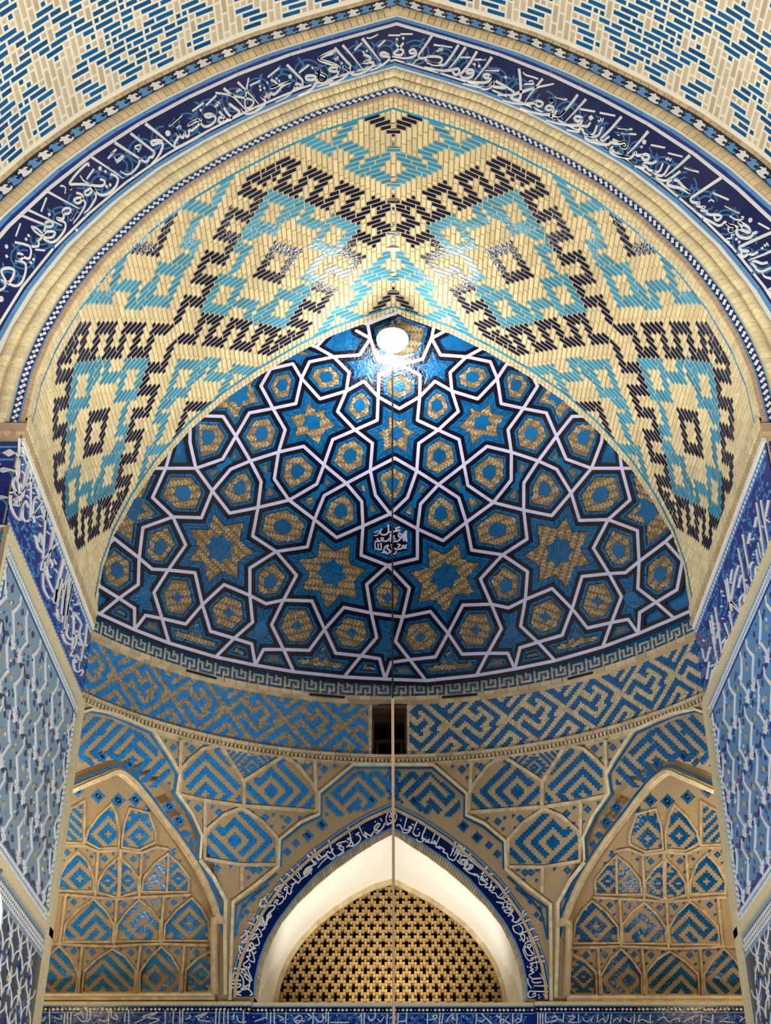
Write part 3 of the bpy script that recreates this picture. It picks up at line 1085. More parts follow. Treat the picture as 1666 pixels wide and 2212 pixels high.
# small window in the drum
sw = thing('small_window', 'small dark square window with a wooden frame in the middle of the blue kufic band', 'window')
yw = DYC+DRUM
mb = MB(DARK); t_ = .9
y0, y1 = yw-.005, yw+t_
mb.box(WX0-.3, WX1+.3, y1, y1+.05, WZ0-.1, WZ1+.1, DARK)
mb.box(WX0-.02, WX0, y0, y1, WZ0, WZ1, DARK); mb.box(WX1, WX1+.02, y0, y1, WZ0, WZ1, DARK)
mb.box(WX0, WX1, y0+.03, y1, WZ0-.03, WZ0, DARK); mb.box(WX0, WX1, y0, y1, WZ1, WZ1+.03, WOOD)
mb.build('recess', sw)
mb = MB(CREAM2)
for i in range(16):
    z = WZ0+(WZ1-WZ0)*i/16
    for xa, xb in ((WX0-.035, WX0), (WX1, WX1+.035)):
        mb.box(xa, xb, yw-.03, yw+.02, z+.002, z+(WZ1-WZ0)/16-.003, CREAM2)
mb.build('brick_jamb', sw)
mb = MB(WOOD)
mb.box(WX0, WX1, yw-.02, yw+.06, WZ1-.05, WZ1, WOOD); mb.box(WX0, WX1, yw+.02, yw+.10, WZ1-.085, WZ1-.055, WOOD)
mb.box(WX0, WX0+.03, yw+.05, yw+.1, WZ0, WZ1-.05, WOOD); mb.box(WX1-.03, WX1, yw+.05, yw+.1, WZ0, WZ1-.05, WOOD)
mb.build('frame', sw)
mb = MB(WOOD)
mb.box(WX0+.03, WX1-.03, yw+.25, yw+.31, WZ0+.30, WZ0+.36, WOOD)
mb.box(WX0+.06, WX0+.10, yw+.25, yw+.31, WZ0, WZ0+.30, WOOD); mb.box(WX1-.10, WX1-.06, yw+.25, yw+.31, WZ0, WZ0+.30, WOOD)
mb.build('crossbar', sw)
mb = MB(WOOD)
for i in range(13):
    x = WX0+.04+(WX1-WX0-.08)*i/12
    mb.box(x-.006, x+.006, yw+.5, yw+.512, WZ0+.35, WZ1, WOOD)
mb.build('grille_bars', sw)
mb = MB(CREAM2)
for i in range(7):
    x = WX0+(WX1-WX0)*i/7
    mb.box(x+.004, x+(WX1-WX0)/7-.004, yw-.03, yw+.05, WZ0-.045, WZ0, CREAM2)
mb.build('sill', sw)

# ---------------------------------------------------------------- squinch zone: wall surface with two hollow corner niches and the middle arch
def lm(p):
    ax = float(np.interp(p[1], [1500, 1740, 2150], [850, 849, 844]))
    return (2*ax-p[0], p[1]+float(np.interp(p[1], [1650, 1900, 2200], [0, 6, 5])))
def cr(ox, oy, k, pts):
    return [(ox+a/k, oy+b/k) for a, b in pts]
K6 = 2.2514
REV_O = cr(480, 1700, K6, [(175, 1050), (183, 960), (203, 860), (240, 760), (292, 662), (372, 566), (470, 474), (560, 400), (660, 330), (750, 275), (831, 234)])
REV_I = cr(480, 1700, K6, [(248, 1050), (268, 945), (308, 842), (370, 748), (450, 660), (540, 588), (640, 522), (740, 472), (834, 445)])
def bothsides(c):
    return c+[lm(p) for p in reversed(c[:-1])]
def resamp(pts, n):
    L = [0]
    for a, b in zip(pts, pts[1:]): L.append(L[-1]+math.dist(a, b))
    return [tuple(np.interp(L[-1]*i/n, L, [p[k] for p in pts]) for k in range(len(pts[0]))) for i in range(n+1)]
RO = [tuple(p) for p in hit(g_wall, resamp(bothsides(REV_O), 60))]
RI = [tuple(p) for p in hit(plane_y(19.9), resamp(bothsides(REV_I), 60))]
INB0 = cr(480, 1700, K6, [(158, 1050), (160, 940), (180, 845), (215, 750), (272, 650), (358, 538), (455, 432), (562, 347), (690, 267), (830, 202)])
arch_xz = [(p[0], p[2]) for p in hit(g_wall, resamp(bothsides(INB0), 60))]
apoly = [(arch_xz[0][0], 4.0)]+arch_xz+[(arch_xz[-1][0], 4.0)]
mb = MB(ZONE)
st = .06
XS = np.arange(-5.0, 5.0+st, st); ZS_ = np.arange(ZB-.05, 7.95+st, st)
vi = {}
gx, gz = np.meshgrid(XS, ZS_, indexing='ij')
gy = wall_y(gx, gz)+niche_depth(gx, gz)
def gid(a, b):
    if (a, b) not in vi:
        vi[a, b] = len(mb.v); mb.v.append((float(gx[a, b]), float(gy[a, b]), float(gz[a, b])+EYE))
    return vi[a, b]
for a in range(len(XS)-1):
    for b in range(len(ZS_)-1):
        cx_, cz_ = XS[a]+st/2, ZS_[b]+st/2
        if inside((cx_, cz_), apoly): continue
        mb.f.append((gid(a, b), gid(a+1, b), gid(a+1, b+1), gid(a, b+1))); mb.m.append(0)
mb.build('squinch_wall', drum, True)
# white reveal of the middle arch
mb = MB(PLASTER)
for k in range(len(RO)-1):
    mb.quad(up((RO[k][0], RO[k][1]-.03, RO[k][2])), up((RO[k+1][0], RO[k+1][1]-.03, RO[k+1][2])), up(RI[k+1]), up(RI[k]), PLASTER)
x0, x1 = RO[0][0], RO[-1][0]
rv = mb.build('arch_reveal', None, True)
tag(rv, 'white plastered reveal of the deep middle arch around the brick lattice', 'arch', kind='structure')
rv.name = 'wall_reveal'
# brick rim between reveal and lettering, and the thin edge in front of the lattice
mb = MB(CREAM)
OUTB = cr(480, 1700, K6, [(45, 1022), (50, 950), (72, 850), (110, 745), (180, 605), (290, 455), (420, 333), (560, 232), (690, 150), (830, 88)])
INB = cr(480, 1700, K6, [(156, 1022), (160, 940), (180, 845), (215, 750), (272, 650), (358, 538), (455, 432), (562, 347), (690, 267), (830, 202)])
def ribbon(mb, g, a, b, m, h, n=70, base=-.02, gap=0, tiles=None):
    A, B = resamp(a, n), resamp(b, n)
    pa, pb = on(g, A, h), on(g, B, h); qa, qb = on(g, A, base), on(g, B, base)
    if gap:
        for k in range(n):
            f = lambda P, t: P[k]+(P[k+1]-P[k])*t
            mb.slab([f(qa, gap), f(qa, 1-gap), f(qb, 1-gap), f(qb, gap)], [f(pa, gap), f(pa, 1-gap), f(pb, 1-gap), f(pb, gap)], m)
        return
    for k in range(n):
        mb.quad(pa[k], pa[k+1], pb[k+1], pb[k], m)
        mb.quad(qa[k], qa[k+1], pa[k+1], pa[k], m)
        mb.quad(pb[k], pb[k+1], qb[k+1], qb[k], m)
RIMO = bothsides(INB); RIMI = bothsides(REV_O)
ribbon(mb, g_wall, RIMO, [(p[0], p[1]) for p in RIMI], CREAM2, .02, 150, -.05, .08)
mb.build('arch_rim_bricks', drum)
mb = MB(MORTAR); ribbon(mb, g_wall, RIMO, RIMI, MORTAR, -.012, 70, -.08); mb.build('arch_rim', drum)
wi = thing('inscription_band', 'dark blue inscription band with white script round the white middle arch', 'inscription')
BO, BI = bothsides(OUTB), bothsides(INB)
mb = MB(DEEP); ribbon(mb, g_wall, BO, BI, DEEP, .03, 90, -.02); mb.build('blue_field', wi)
mb = MB(SKY)
strip(mb, g_wall, resamp(BO, 60), 4, SKY, .04, .0, joints=40); strip(mb, g_wall, resamp(BI, 60), 3.2, SKY, .04, .0, joints=40)
mb.build('light_blue_line', wi)
mb = MB(TAN)
strip(mb, g_wall, resamp([(p[0], p[1]) for p in offs(BO, 8)], 90), 7, TAN, .045, -.01, joints=9)
mb.build('band_moulding', drum)
# lattice screen of the middle arch
lat = thing('lattice_screen', 'golden brick lattice with cross shaped holes filling the middle pointed arch', 'screen')
RIx = [(p[0], p[2]) for p in RI]
lpoly = [(RIx[0][0], 4.3)]+RIx+[(RIx[-1][0], 4.3)]
cw = 6.1/F*20.45; chh = cw*1.0
mb = MB()
yl = 19.93
nx = int(3.5/cw/2)+1; zb0 = 5.0
zmax = max(z for x, z in RIx)
zmin = min(z for x, z in RIx)-.15
rows = int((zmax-zmin)/chh)+2
def hole(p, q):
    for n in range(q//3-1, q//3+2):
        for dx, dq in ((0, 0), (1, 0), (-1, 0), (0, 1), (0, -1)):
            if q-dq == 3*n and (p-dx-2*(n % 2)) % 4 == 0: return True
    return False
BRK = [mat('screen_brick', (168, 136, 84), .75, .16, .3, 26, .3, .5, (120, 88, 46))]
for p in range(-nx, nx+1):
    for q in range(rows):
        x, z = p*cw, zmin+q*chh
        cxy = (x+cw/2, z+chh/2)
        ins_ = inside(cxy, lpoly)
        if not ins_ and not (inside((x, z), lpoly) or inside((x+cw, z), lpoly)): continue
        edge = not all(inside((x+dx*cw*1.6+cw/2, z+dz*chh*1.6+chh/2), lpoly) or z < zmin+chh*2 for dx, dz in ((1, 0), (-1, 0), (0, 1)))
        if hole(p, q) and not edge: continue
        e = .002
        if not ins_: continue
        jy = random.uniform(-.008, .008)
        mb.box(x+e, x+cw-e, yl+jy, yl+.16, z+e, z+chh-e, BRK[0])
mb.build('brick_lattice', lat)
mb = MB(CREAM2)
RIc = resamp([(p[0], p[2]) for p in RI], 64)
for k in range(64):
    (xa, za), (xb, zb) = RIc[k], RIc[k+1]
    f = .965
    za2, zb2 = 4.6+(za-4.6)*f, 4.6+(zb-4.6)*f
    m = CREAM2 if (k//3) % 2 else TAN
    lo = [(xa, 19.95, za+EYE), (xb, 19.95, zb+EYE), (xb*f, 19.95, zb2+EYE), (xa*f, 19.95, za2+EYE)]
    hi = [(a, 19.88, c) for a, b, c in lo]
    mb.slab(lo, hi, m)
mb.build('rim', lat)
mb = MB(DARK)
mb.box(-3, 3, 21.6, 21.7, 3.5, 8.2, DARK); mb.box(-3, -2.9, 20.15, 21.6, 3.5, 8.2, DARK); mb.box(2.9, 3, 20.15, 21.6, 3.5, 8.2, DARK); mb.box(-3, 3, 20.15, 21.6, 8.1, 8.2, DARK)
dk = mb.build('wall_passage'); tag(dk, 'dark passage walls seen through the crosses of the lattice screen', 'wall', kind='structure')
# ---------------------------------------------------------------- tiled panels of the squinch zone and the corner niches
B1 = ["000000000", "011111110", "010000010", "010111010", "010101110", "010100000", "010111110", "010000000", "011111111"]
B2 = ["111111111", "100000001", "101110101", "101010101", "101010101", "101010001", "101011111", "101000000", "111111111"]
B3 = ["111111111", "000000001", "110110101", "010110101", "010000101", "011111101", "000000001", "011111111", "110000000"]
B4 = ["101010101", "101010101", "101011101", "101000001", "101111111", "100000000", "111111111", "000000000", "111111111"]
BC = ["101010101", "011111110", "110000011", "010111010", "110101011", "010111010", "110000011", "011111110", "101010101"]
BG = {'1': B1, '2': B2, '3': B3, '4': B4, 'c': BC}
def pix(mb, g, x, y, c, m, h, kx=1.0, ky=1.0):
    q = [(x, y), (x+c*kx, y), (x+c*kx, y+c*ky), (x, y+c*ky)]
    QUE.append((mb, q, m, h))
QUE = []
def flush(g):
    if not QUE: return
    al = [p for _, q, _, _ in QUE for p in q]
    hs = np.repeat([h for *_, h in QUE], 4)
    p = hit(g, al); nn = normal(g, p)
    lo = p-nn*.004; hi = p+nn*hs[:, None]
    lo[:, 2] += EYE; hi[:, 2] += EYE
    for i, (mb, q, m, h) in enumerate(QUE):
        mb.slab(lo[4*i:4*i+4], hi[4*i:4*i+4], m)
    QUE.clear()
def panel(mb, g, poly, bm, m=None, c=4.6, k=3, cen=None, marg=3, flip=False, chev=False):
    """square-kufic brick pattern with stepped diagonal edges inside a traced outline"""
    m = m or AZURE
    xs = [p[0] for p in poly]; ys = [p[1] for p in poly]
    cx, cy = cen or ((min(xs)+max(xs))/2, (min(ys)*.42+max(ys)*.58))
    s = inset(poly, marg)
    for p in range(int((min(xs)-cx)/c)-1, int((max(xs)-cx)/c)+2):
        for q in range(int((min(ys)-cy)/c)-1, int((max(ys)-cy)/c)+2):
            x, y = cx+p*c, cy+q*c
            if not inside((x+c/2, y+c/2), s): continue
            pp = -p if flip else p
            if chev:
                v = ((q+abs(pp)) // k) % 2 == 0
            else:
                a, b = (pp+q+4*k+k//2), (pp-q+4*k+k//2)
                A, Bb = a//k, b//k
                if 0 <= A < 9 and 0 <= Bb < 9: v = bm[Bb][A] == '1'
                else:
                    r = max(abs(A-4), abs(Bb-4)); v = r % 2 == 0 and r > 4
            if v: pix(mb, g, x, y, c, m, random.uniform(.010, .016), .97, .97)
def rosette(mb, g, c, u, m, dots=True, core_=None):
    for a in (-1, 0, 1):
        for b in (-1, 0, 1):
            if a or b: pix(mb, g, c[0]+a*u-u/2, c[1]+b*u-u/2, u, m, .012, .98, .98)
    for a, b in ((0, -2), (2, 0), (0, 2), (-2, 0)): pix(mb, g, c[0]+a*u-u/2, c[1]+b*u-u/2, u, m, .012, .98, .98)
    if core_:
        for a, b in ((-.5, -.5), (.5, -.5), (-.5, .5), (.5, .5)): pix(mb, g, c[0]+a*u*.9-u*.35, c[1]+b*u*.9-u*.35, u*.62, core_, .02)
def spandrel(mb, g, tri, m, u=3.4):
    c = (sum(p[0] for p in tri)/3, sum(p[1] for p in tri)/3)
    w0 = max(p[0] for p in tri)-min(p[0] for p in tri)
    u = u*min(1, max(.6, w0/45))
    rosette(mb, g, c, u, m)
    for p in tri:      # corner pieces
        q = (p[0]*.62+c[0]*.38, p[1]*.62+c[1]*.38)
        for a, b in ((0, 0), (1, 0), (0, 1)):
            pix(mb, g, q[0]+(a-.5)*u, q[1]+(b-.5)*u, u, m, .012, .98, .98)
def ribs(mb, g, pl, w=7, m=None, h=.035, mirror=True, tile=7):
    strip(mb, g, pl, w, m or CREAM2, h, -.02, joints=tile, step=7)
def flower(mb, g, c, u, m, blk=None):
    for a in range(-3, 4):
        for b in range(-3, 4):
            if abs(a)+abs(b) <= 3 and (a or b): pix(mb, g, c[0]+a*u-u/2, c[1]+b*u-u/2, u, m, .011, .98, .98)
    if blk:
        for a, b in ((-1, 0), (1, 0), (0, -1), (0, 1), (-1, -1), (1, 1)): pix(mb, g, c[0]+a*u*.9-u/2, c[1]+b*u*.9-u/2, u*.75, blk, .02)
ID = lambda p: p
def M(poly, f): return [f(p) for p in poly]
A_ = lambda *pts: cr(80, 1300, 2.136, pts)
N_ = lambda *pts: cr(60, 1700, 3.332, pts)
C_ = lambda *pts: cr(480, 1700, K6, pts)
for side, f in (('left', ID), ('right', lm)):
    m = AZURE if side == 'left' else TEAL
    fl_ = side == 'right'
    word = 'left' if side == 'left' else 'right'
    # --- winged panel and diamond panel between the middle arch and the corner niche
    wp = thing('winged_panel', 'tiled panel of two wing shapes over a diamond, %s of the middle arch' % word, 'tile panel', 'squinch panels beside the middle arch')
    for nm, poly, bm, cen in (('wing_field', A_((668, 880), (668, 785), (700, 742), (762, 692), (838, 672), (890, 750), (945, 835), (945, 932), (800, 912)), '4', (808, 810)),
                              ('wing_field', A_((962, 842), (1050, 775), (1135, 722), (1200, 770), (1258, 845), (1278, 880), (1278, 960), (1120, 955), (962, 935)), '3', (1110, 850)),
                              ('diamond_field', A_((782, 1082), (785, 1052), (862, 992), (942, 962), (1035, 1025), (1098, 1092), (1098, 1205), (940, 1208), (782, 1182)), '3', (942, 1080))):
        b_ = MB(); cen = A_(cen)[0]
        panel(b_, g_wall, M(poly, f), BG[bm], m, 5.6, 3, f(cen), 3, fl_)
        flush(g_wall); b_.build(nm, wp)
    b_ = MB()
    for t in (A_((850, 672), (1135, 718), (948, 828)),):
        t = M(t, f)
        panel(b_, g_wall, t, BC, m, 3.6, 2, None, 4)
    for tri in (A_((668, 900), (780, 922), (778, 1040)), A_((788, 928), (940, 950), (790, 1040)), A_((955, 955), (1110, 972), (1095, 1060)), A_((1110, 980), (1240, 985), (1120, 1060)),
                A_((570, 622), (660, 640), (655, 760)), A_((670, 640), (800, 655), (672, 745)), A_((1160, 718), (1275, 740), (1275, 830)), A_((1285, 742), (1400, 748), (1290, 830)),
                A_((760, 1190), (930, 1215), (800, 1280)), A_((945, 1215), (1090, 1210), (960, 1290)), A_((945, 1215), (1090, 1210), (1040, 1290))):
        spandrel(b_, g_wall, M(tri, f), m)
    flush(g_wall); b_.build('rosettes', wp)
    b_ = MB()
    for pl in (A_((650, 890), (785, 920), (940, 943), (1290, 970)), A_((655, 890), (657, 780), (700, 732), (762, 682), (842, 662), (950, 830), (1140, 712), (1208, 765), (1265, 838), (1290, 880), (1290, 970)),
               A_((950, 830), (952, 940)), A_((772, 925), (772, 1185)), A_((772, 1085), (790, 1045), (860, 985), (943, 952), (1040, 1018), (1106, 1090), (1106, 1215)), A_((770, 1185), (940, 1215), (1110, 1215)),
               A_((660, 640), (655, 780)), A_((1280, 735), (1285, 880)), A_((943, 1215), (945, 1330))):
        ribs(b_, g_wall, M(pl, f), 7, None, .04)
    b_.build('brick_ribs', wp)
    # --- stepped frame of the middle arch
    fr = thing('arch_frame', 'stepped tile frame with blue kufic fields, %s half, above the middle inscription' % word, 'tile frame', 'stepped frames of the arches')
    poly = A_((1668, 768), (1462, 768), (1310, 895), (1312, 985), (1225, 1030), (1130, 1108), (1128, 1220), (1300, 1090), (1460, 1000), (1668, 925))
    b_ = MB()
    p1 = A_((1660, 780), (1470, 780), (1322, 900), (1322, 1000), (1480, 985), (1660, 905))
    panel(b_, g_wall, M(p1, f), BG['2'], m, 5.6, 3, f(A_((1440, 880))[0]), 4, fl_)
    panel(b_, g_wall, M(A_((1600, 780), (1668, 780), (1668, 900), (1600, 900)), f), BG['c'], m, 4.1, 2, f(A_((1668, 850))[0]), 2, fl_)
    flush(g_wall)
    for c_, u_, bl in (((1315, 1030), 3.6, 1), ((1250, 1080), 3.6, 1), ((1195, 1115), 2.6, 0), ((1155, 1155), 2.6, 0), ((1545, 915), 3, 1), ((1480, 950), 2.4, 0), ((1540, 805), 2.2, 0)):
        flower(b_, g_wall, f(A_(c_)[0]), u_, m, NAVY if bl else None)
    flush(g_wall); b_.build('blue_pattern', fr)
    b_ = MB()
    for o, w_, mm_ in ((0, 3, m), (-7, 3.2, WHITE)):
        pass
    strip(b_, g_wall, M(A_((1668, 768), (1462, 768), (1312, 893), (1312, 990), (1225, 1033), (1130, 1108), (1126, 1222)), f), 3.4, m, .03, -.01, joints=20)
    strip(b_, g_wall, M(C_((1372-1036-50, 395), (200, 500), (70, 575), (62, 735)), f) if False else M(C_((265, 425), (170, 510), (70, 578), (64, 730)), f), 3.4, m, .03, -.01, joints=20)
    strip(b_, g_wall, M(C_((225, 480), (130, 560), (96, 600), (66, 725)), f), 3, m, .03, -.01, joints=20)
    b_.build('blue_line', fr)
    b_ = MB()
    strip(b_, g_wall, M(A_((1668, 757), (1458, 757), (1300, 887), (1300, 984), (1215, 1022), (1118, 1100), (1112, 1225), (1040, 1290)), f), 6, CREAM, .06, -.01, joints=9)
    strip(b_, g_wall, M(C_((262, 395), (160, 480), (52, 560), (48, 700), (40, 1040)), f), 7, CREAM, .05, -.01, joints=9)
    b_.build('brick_edge', fr)
    b_ = MB()
    for c_ in ((105, 580), (120, 610), (95, 630), (150, 545)):
        rosette(b_, g_wall, f(C_(c_)[0]), 2.6, m)
    flush(g_wall); b_.build('rosettes', fr)
    # --- frame of the corner niche
    nf = thing('arch_frame', 'stepped tile frame with blue kufic fields round the %s corner niche' % word, 'tile frame', 'stepped frames of the arches')
    b_ = MB()
    p1 = A_((100, 560), (190, 535), (250, 515), (345, 540), (510, 612), (600, 735), (630, 790), (620, 850), (520, 870), (440, 810), (380, 745), (250, 742), (100, 790))
    panel(b_, g_wall, M(p1, f), BG['2'], m, 5.6, 3, f(A_((400, 690))[0]), 4, fl_)
    flush(g_wall)
    for c_, u_, bl in (((300, 715), 3.2, 1), ((425, 750), 3, 1), ((250, 745), 2.2, 0), ((460, 800), 2.6, 0), ((610, 945), 4, 1), ((655, 1010), 4, 1), ((690, 1070), 2.6, 0), ((715, 1110), 2.4, 0), ((300, 600), 2.4, 0), ((455, 640), 2.2, 0)):
        flower(b_, g_wall, f(A_(c_)[0]), u_, m, NAVY if bl else None)
    flush(g_wall); b_.build('blue_pattern', nf)
    b_ = MB()
    strip(b_, g_wall, M(A_((80, 560), (185, 527), (248, 507), (345, 530), (520, 608), (605, 735), (640, 795), (628, 885), (700, 985), (745, 1085), (738, 1190)), f), 3.4, m, .03, -.01, joints=20)
    arcL = N_((-60, -60), (90, -35), (215, -55), (330, 5), (300+440, -20)) if False else None
    ARCH = [(150, 1700), (190, 1683), (220, 1672), (252, 1661), (285, 1682), (320, 1722), (350, 1762), (382, 1802), (414, 1848), (440, 1892), (466, 1950), (478, 1995), (482, 2040)]
    strip(b_, g_wall, M(offs(smooth(ARCH, 3), -7), f), 3.6, m, .035, -.01, joints=20)
    strip(b_, g_wall, M(N_((1225, 535), (1320, 660), (1410, 825), (1402, 1060)), f), 3, m, .03, -.01, joints=16)
    strip(b_, g_wall, M(N_((1290, 690), (1345, 780), (1380, 900), (1395, 1040)), f), 2.6, m, .03, -.01, joints=16)
    b_.build('blue_line', nf)
    b_ = MB()
    strip(b_, g_wall, M(A_((80, 548), (185, 518), (248, 498), (350, 520), (528, 598), (615, 728), (652, 795), (640, 880), (712, 980), (758, 1080), (750, 1185)), f), 5.5, CREAM, .06, -.01, joints=9)
    strip(b_, g_wall, M(N_((1235, 525), (1335, 650), (1424, 820), (1420, 1060), (1425, 1500)), f), 8, CREAM, .05, -.01, joints=8)
    b_.build('brick_edge', nf)
    b_ = MB()
    for c_ in ((1360, 770), (1375, 855), (1330, 710)):
        rosette(b_, g_wall, f(N_(c_)[0]), 2.4, m)
    flush(g_wall); b_.build('rosettes', nf)
    mo = MB()
    ml_ = smooth(ARCH[:-1]+[(468, 1990), (468, 2060), (470, 2150)], 3)
    strip(mo, g_wall, M(offs(ml_, 5), f), 15, TAN, .055, -.02, joints=8, step=6)
    strip(mo, g_wall, M(offs(ml_, 5), f), 8, TAN, .10, .04, joints=8, step=6)
    mo.build('niche_moulding', nf)
    # --- the niche itself: four tiers of pointed cells
    ni = thing('muqarnas_niche', '%s corner niche filled with four tiers of blue and brick pointed cells' % word, 'niche', 'corner niches of the back wall')
    cells = [
        (N_((215, 1135), (130, 1220), (60, 1320), (60, 1480), (345, 1480), (358, 1330), (290, 1210)), '3', None),
        (N_((610, 1160), (500, 1230), (402, 1325), (388, 1480), (772, 1480), (778, 1315), (700, 1215)), '4', None),
        (N_((965, 1145), (880, 1230), (812, 1330), (808, 1482), (1104, 1482), (1112, 1340), (1040, 1215)), '3', None),
        (N_((1345, 1185), (1230, 1240), (1152, 1315), (1142, 1482), (1345, 1482)), 'c', (1245, 1340)),
        (N_((470, 797), (360, 870), (262, 975), (245, 1105), (608, 1108), (618, 985), (560, 885)), '2', (430, 985)),
        (N_((800, 805), (710, 890), (642, 985), (634, 1103), (952, 1106), (957, 965), (890, 875)), '1', (800, 975)),
        (N_((1190, 795), (1080, 880), (992, 985), (984, 1103), (1330, 1110), (1318, 965), (1260, 865)), 'c', (1155, 975)),
        (N_((350, 458), (270, 540), (212, 645), (212, 735), (468, 742), (466, 640), (420, 525)), 'c', (365, 650)),
        (N_((650, 495), (560, 575), (503, 665), (498, 748), (640, 788), (650, 700)), 'c', (575, 665)),
        (N_((655, 495), (735, 570), (798, 655), (788, 748), (645, 788), (655, 700)), 'c', (720, 665)),
        (N_((1010, 475), (920, 540), (832, 645), (818, 745), (1000, 750), (1008, 600)), 'c', (920, 650)),
        (N_((1012, 475), (1090, 545), (1168, 640), (1162, 750), (1004, 750), (1010, 600)), 'c', (1085, 650)),
        (N_((398, 90), (330, 130), (240, 170), (240, 390), (396, 395)), '4', (300, 330)),
        (N_((590, 118), (500, 200), (425, 305), (405, 380), (505, 435), (648, 428), (655, 330), (628, 190)), 'c', (570, 330)),
        (N_((728, 145), (690, 250), (676, 335), (670, 425), (800, 446), (915, 388), (918, 330), (865, 180)), 'c', (795, 350)),
    ]
    for poly, bm, cen in cells:
        b_ = MB()
        pl = M(poly, f)
        panel(b_, g_niche, pl, BG[bm], m, 5.2, 3 if max(p[0] for p in poly)-min(p[0] for p in poly) > 72 else 2, f(N_(cen)[0]) if cen else None, 2.5, fl_)
        flush(g_niche)
        # pointed brick border of the cell
        strip(b_, g_niche, pl, 4.2, CREAM2, .05, -.02, True, 6, joints=6)
        b_.build('cell', ni)
    b_ = MB()
    for tri in (N_((225, 1125), (385, 1135), (385, 1280)), N_((400, 1135), (600, 1145), (400, 1290)), N_((620, 1150), (812, 1140), (800, 1285)), N_((820, 1140), (960, 1132), (822, 1285)),
                N_((975, 1132), (1135, 1142), (1125, 1295)), N_((1148, 1142), (1340, 1148), (1155, 1285)), N_((265, 768), (455, 782), (270, 935)), N_((485, 782), (632, 802), (622, 945)),
                N_((645, 802), (790, 792), (645, 950)), N_((808, 792), (968, 787), (960, 925)), N_((988, 782), (1165, 778), (1002, 935)), N_((235, 425), (380, 425), (232, 560)),
                N_((405, 425), (488, 462), (480, 615)), N_((506, 462), (648, 452), (502, 635)), N_((662, 452), (812, 472), (808, 632)), N_((826, 472), (920, 432), (832, 615)), N_((932, 432), (1060, 432), (1130, 560))):
        spandrel(b_, g_niche, M(tri, f), m, 3.0)
    for c_, u_ in (((360, 25), 4), ((505, 65), 4.4), ((650, 95), 4.4), ((775, 90), 4.2), ((870, 150), 3.4), ((250, 60), 4)):
        flower(b_, g_niche, f(N_(c_)[0]), u_, m, NAVY)
    flush(g_niche); b_.build('rosettes', ni)
    b_ = MB()
    for pl in (N_((60, 1118), (220, 1118), (390, 1132), (615, 1140), (815, 1130), (970, 1126), (1140, 1136), (1350, 1142)), N_((200, 762), (265, 762), (470, 782), (640, 798), (800, 785), (975, 780), (1180, 770)),
               N_((200, 408), (400, 412), (500, 455), (655, 442), (815, 465), (925, 424), (1010, 440)), N_((388, 1130), (372, 1300), (365, 1480)), N_((813, 1132), (795, 1300), (790, 1480)),
               N_((1140, 1136), (1128, 1300), (1122, 1480)), N_((262, 765), (240, 960), (220, 1115)), N_((636, 798), (628, 960), (620, 1130)), N_((982, 780), (968, 950), (968, 1120)),
               N_((498, 455), (485, 640), (478, 770)), N_((816, 465), (805, 650), (800, 780)), N_((660, 442), (660, 600), (655, 780))):
        ribs(b_, g_niche, M(pl, f), 5.5, None, .06, tile=7)
    b_.build('brick_ribs', ni)
    b_ = MB()
    for k_, (h_, w_) in enumerate(((2150, 9), (2158, 9))):
        strip(b_, g_wall, M([(60, h_), (262, h_+.5), (464, h_)], f), 7, CREAM2 if k_ else CREAM, .05, -.03, joints=8 if k_ else 11)
    b_.build('sill_bricks', ni)
# ---------------------------------------------------------------- inscription frieze along the foot of the back wall
def frieze_box(x0, x1, y, nm, label):
    t = thing('inscription_frieze', label, 'frieze', 'white on blue friezes along the foot of the back wall')
    mb = MB(CREAM); mb.box(x0, x1, y-.02, y+.3, ZB-.015, ZB+.03, CREAM); mb.build('ledge', t)
    mb = MB(SKY); mb.box(x0, x1, y-.012, y+.3, ZB-.03, ZB-.015, SKY); mb.box(x0, x1, y-.012, y+.3, ZB-.115, ZB-.10, SKY); mb.build('light_blue_line', t)
    mb = MB(NAVY); mb.box(x0, x1, y-.006, y+.3, ZB-.10, ZB-.03, NAVY); mb.build('dotted_line', t)
    mb = MB(WHITE)
    n = int((x1-x0)/.052)
    for i in range(n):
        x = x0+(i+.5)*(x1-x0)/n; z = ZB-.065
        r = .02 if i % 4 else .010
        lo = [(x-r, y-.005, z+EYE), (x, y-.005, z-r+EYE), (x+r, y-.005, z+EYE), (x, y-.005, z+r+EYE)]
        mb.slab(lo, [(a, b-.008, c) for a, b, c in lo], WHITE)
    mb.build('dots', t)
    mb = MB(COBALT); mb.box(x0, x1, y-.004, y+.3, 3.65, ZB-.115, COBALT); mb.build('blue_field', t)
    return t
FRZ = [frieze_box(-4.9, -1.845, WY-.06, '', 'blue frieze with white script below the left corner niche'),
       frieze_box(-1.835, 1.825, WY-.02, '', 'blue frieze with white script below the brick lattice arch'),
       frieze_box(1.835, 4.9, WY-.06, '', 'blue frieze with white script below the right corner niche')]
mb = MB(TAN); mb.box(-4.9, 4.9, WY, WY+.4, FLOOR, 3.65, TAN); mb.box(-4.9, 4.9, WY+.02, 19.95, 4.3, 4.56, TAN); mb.build('lower_wall', drum)
mb = MB(TAN); mb.box(-7.5, 7.5, -2, 18.6, FLOOR-.1, FLOOR, TAN)
tag(mb.build('floor'), 'pale paved floor of the portal below the picture', 'floor', kind='structure')
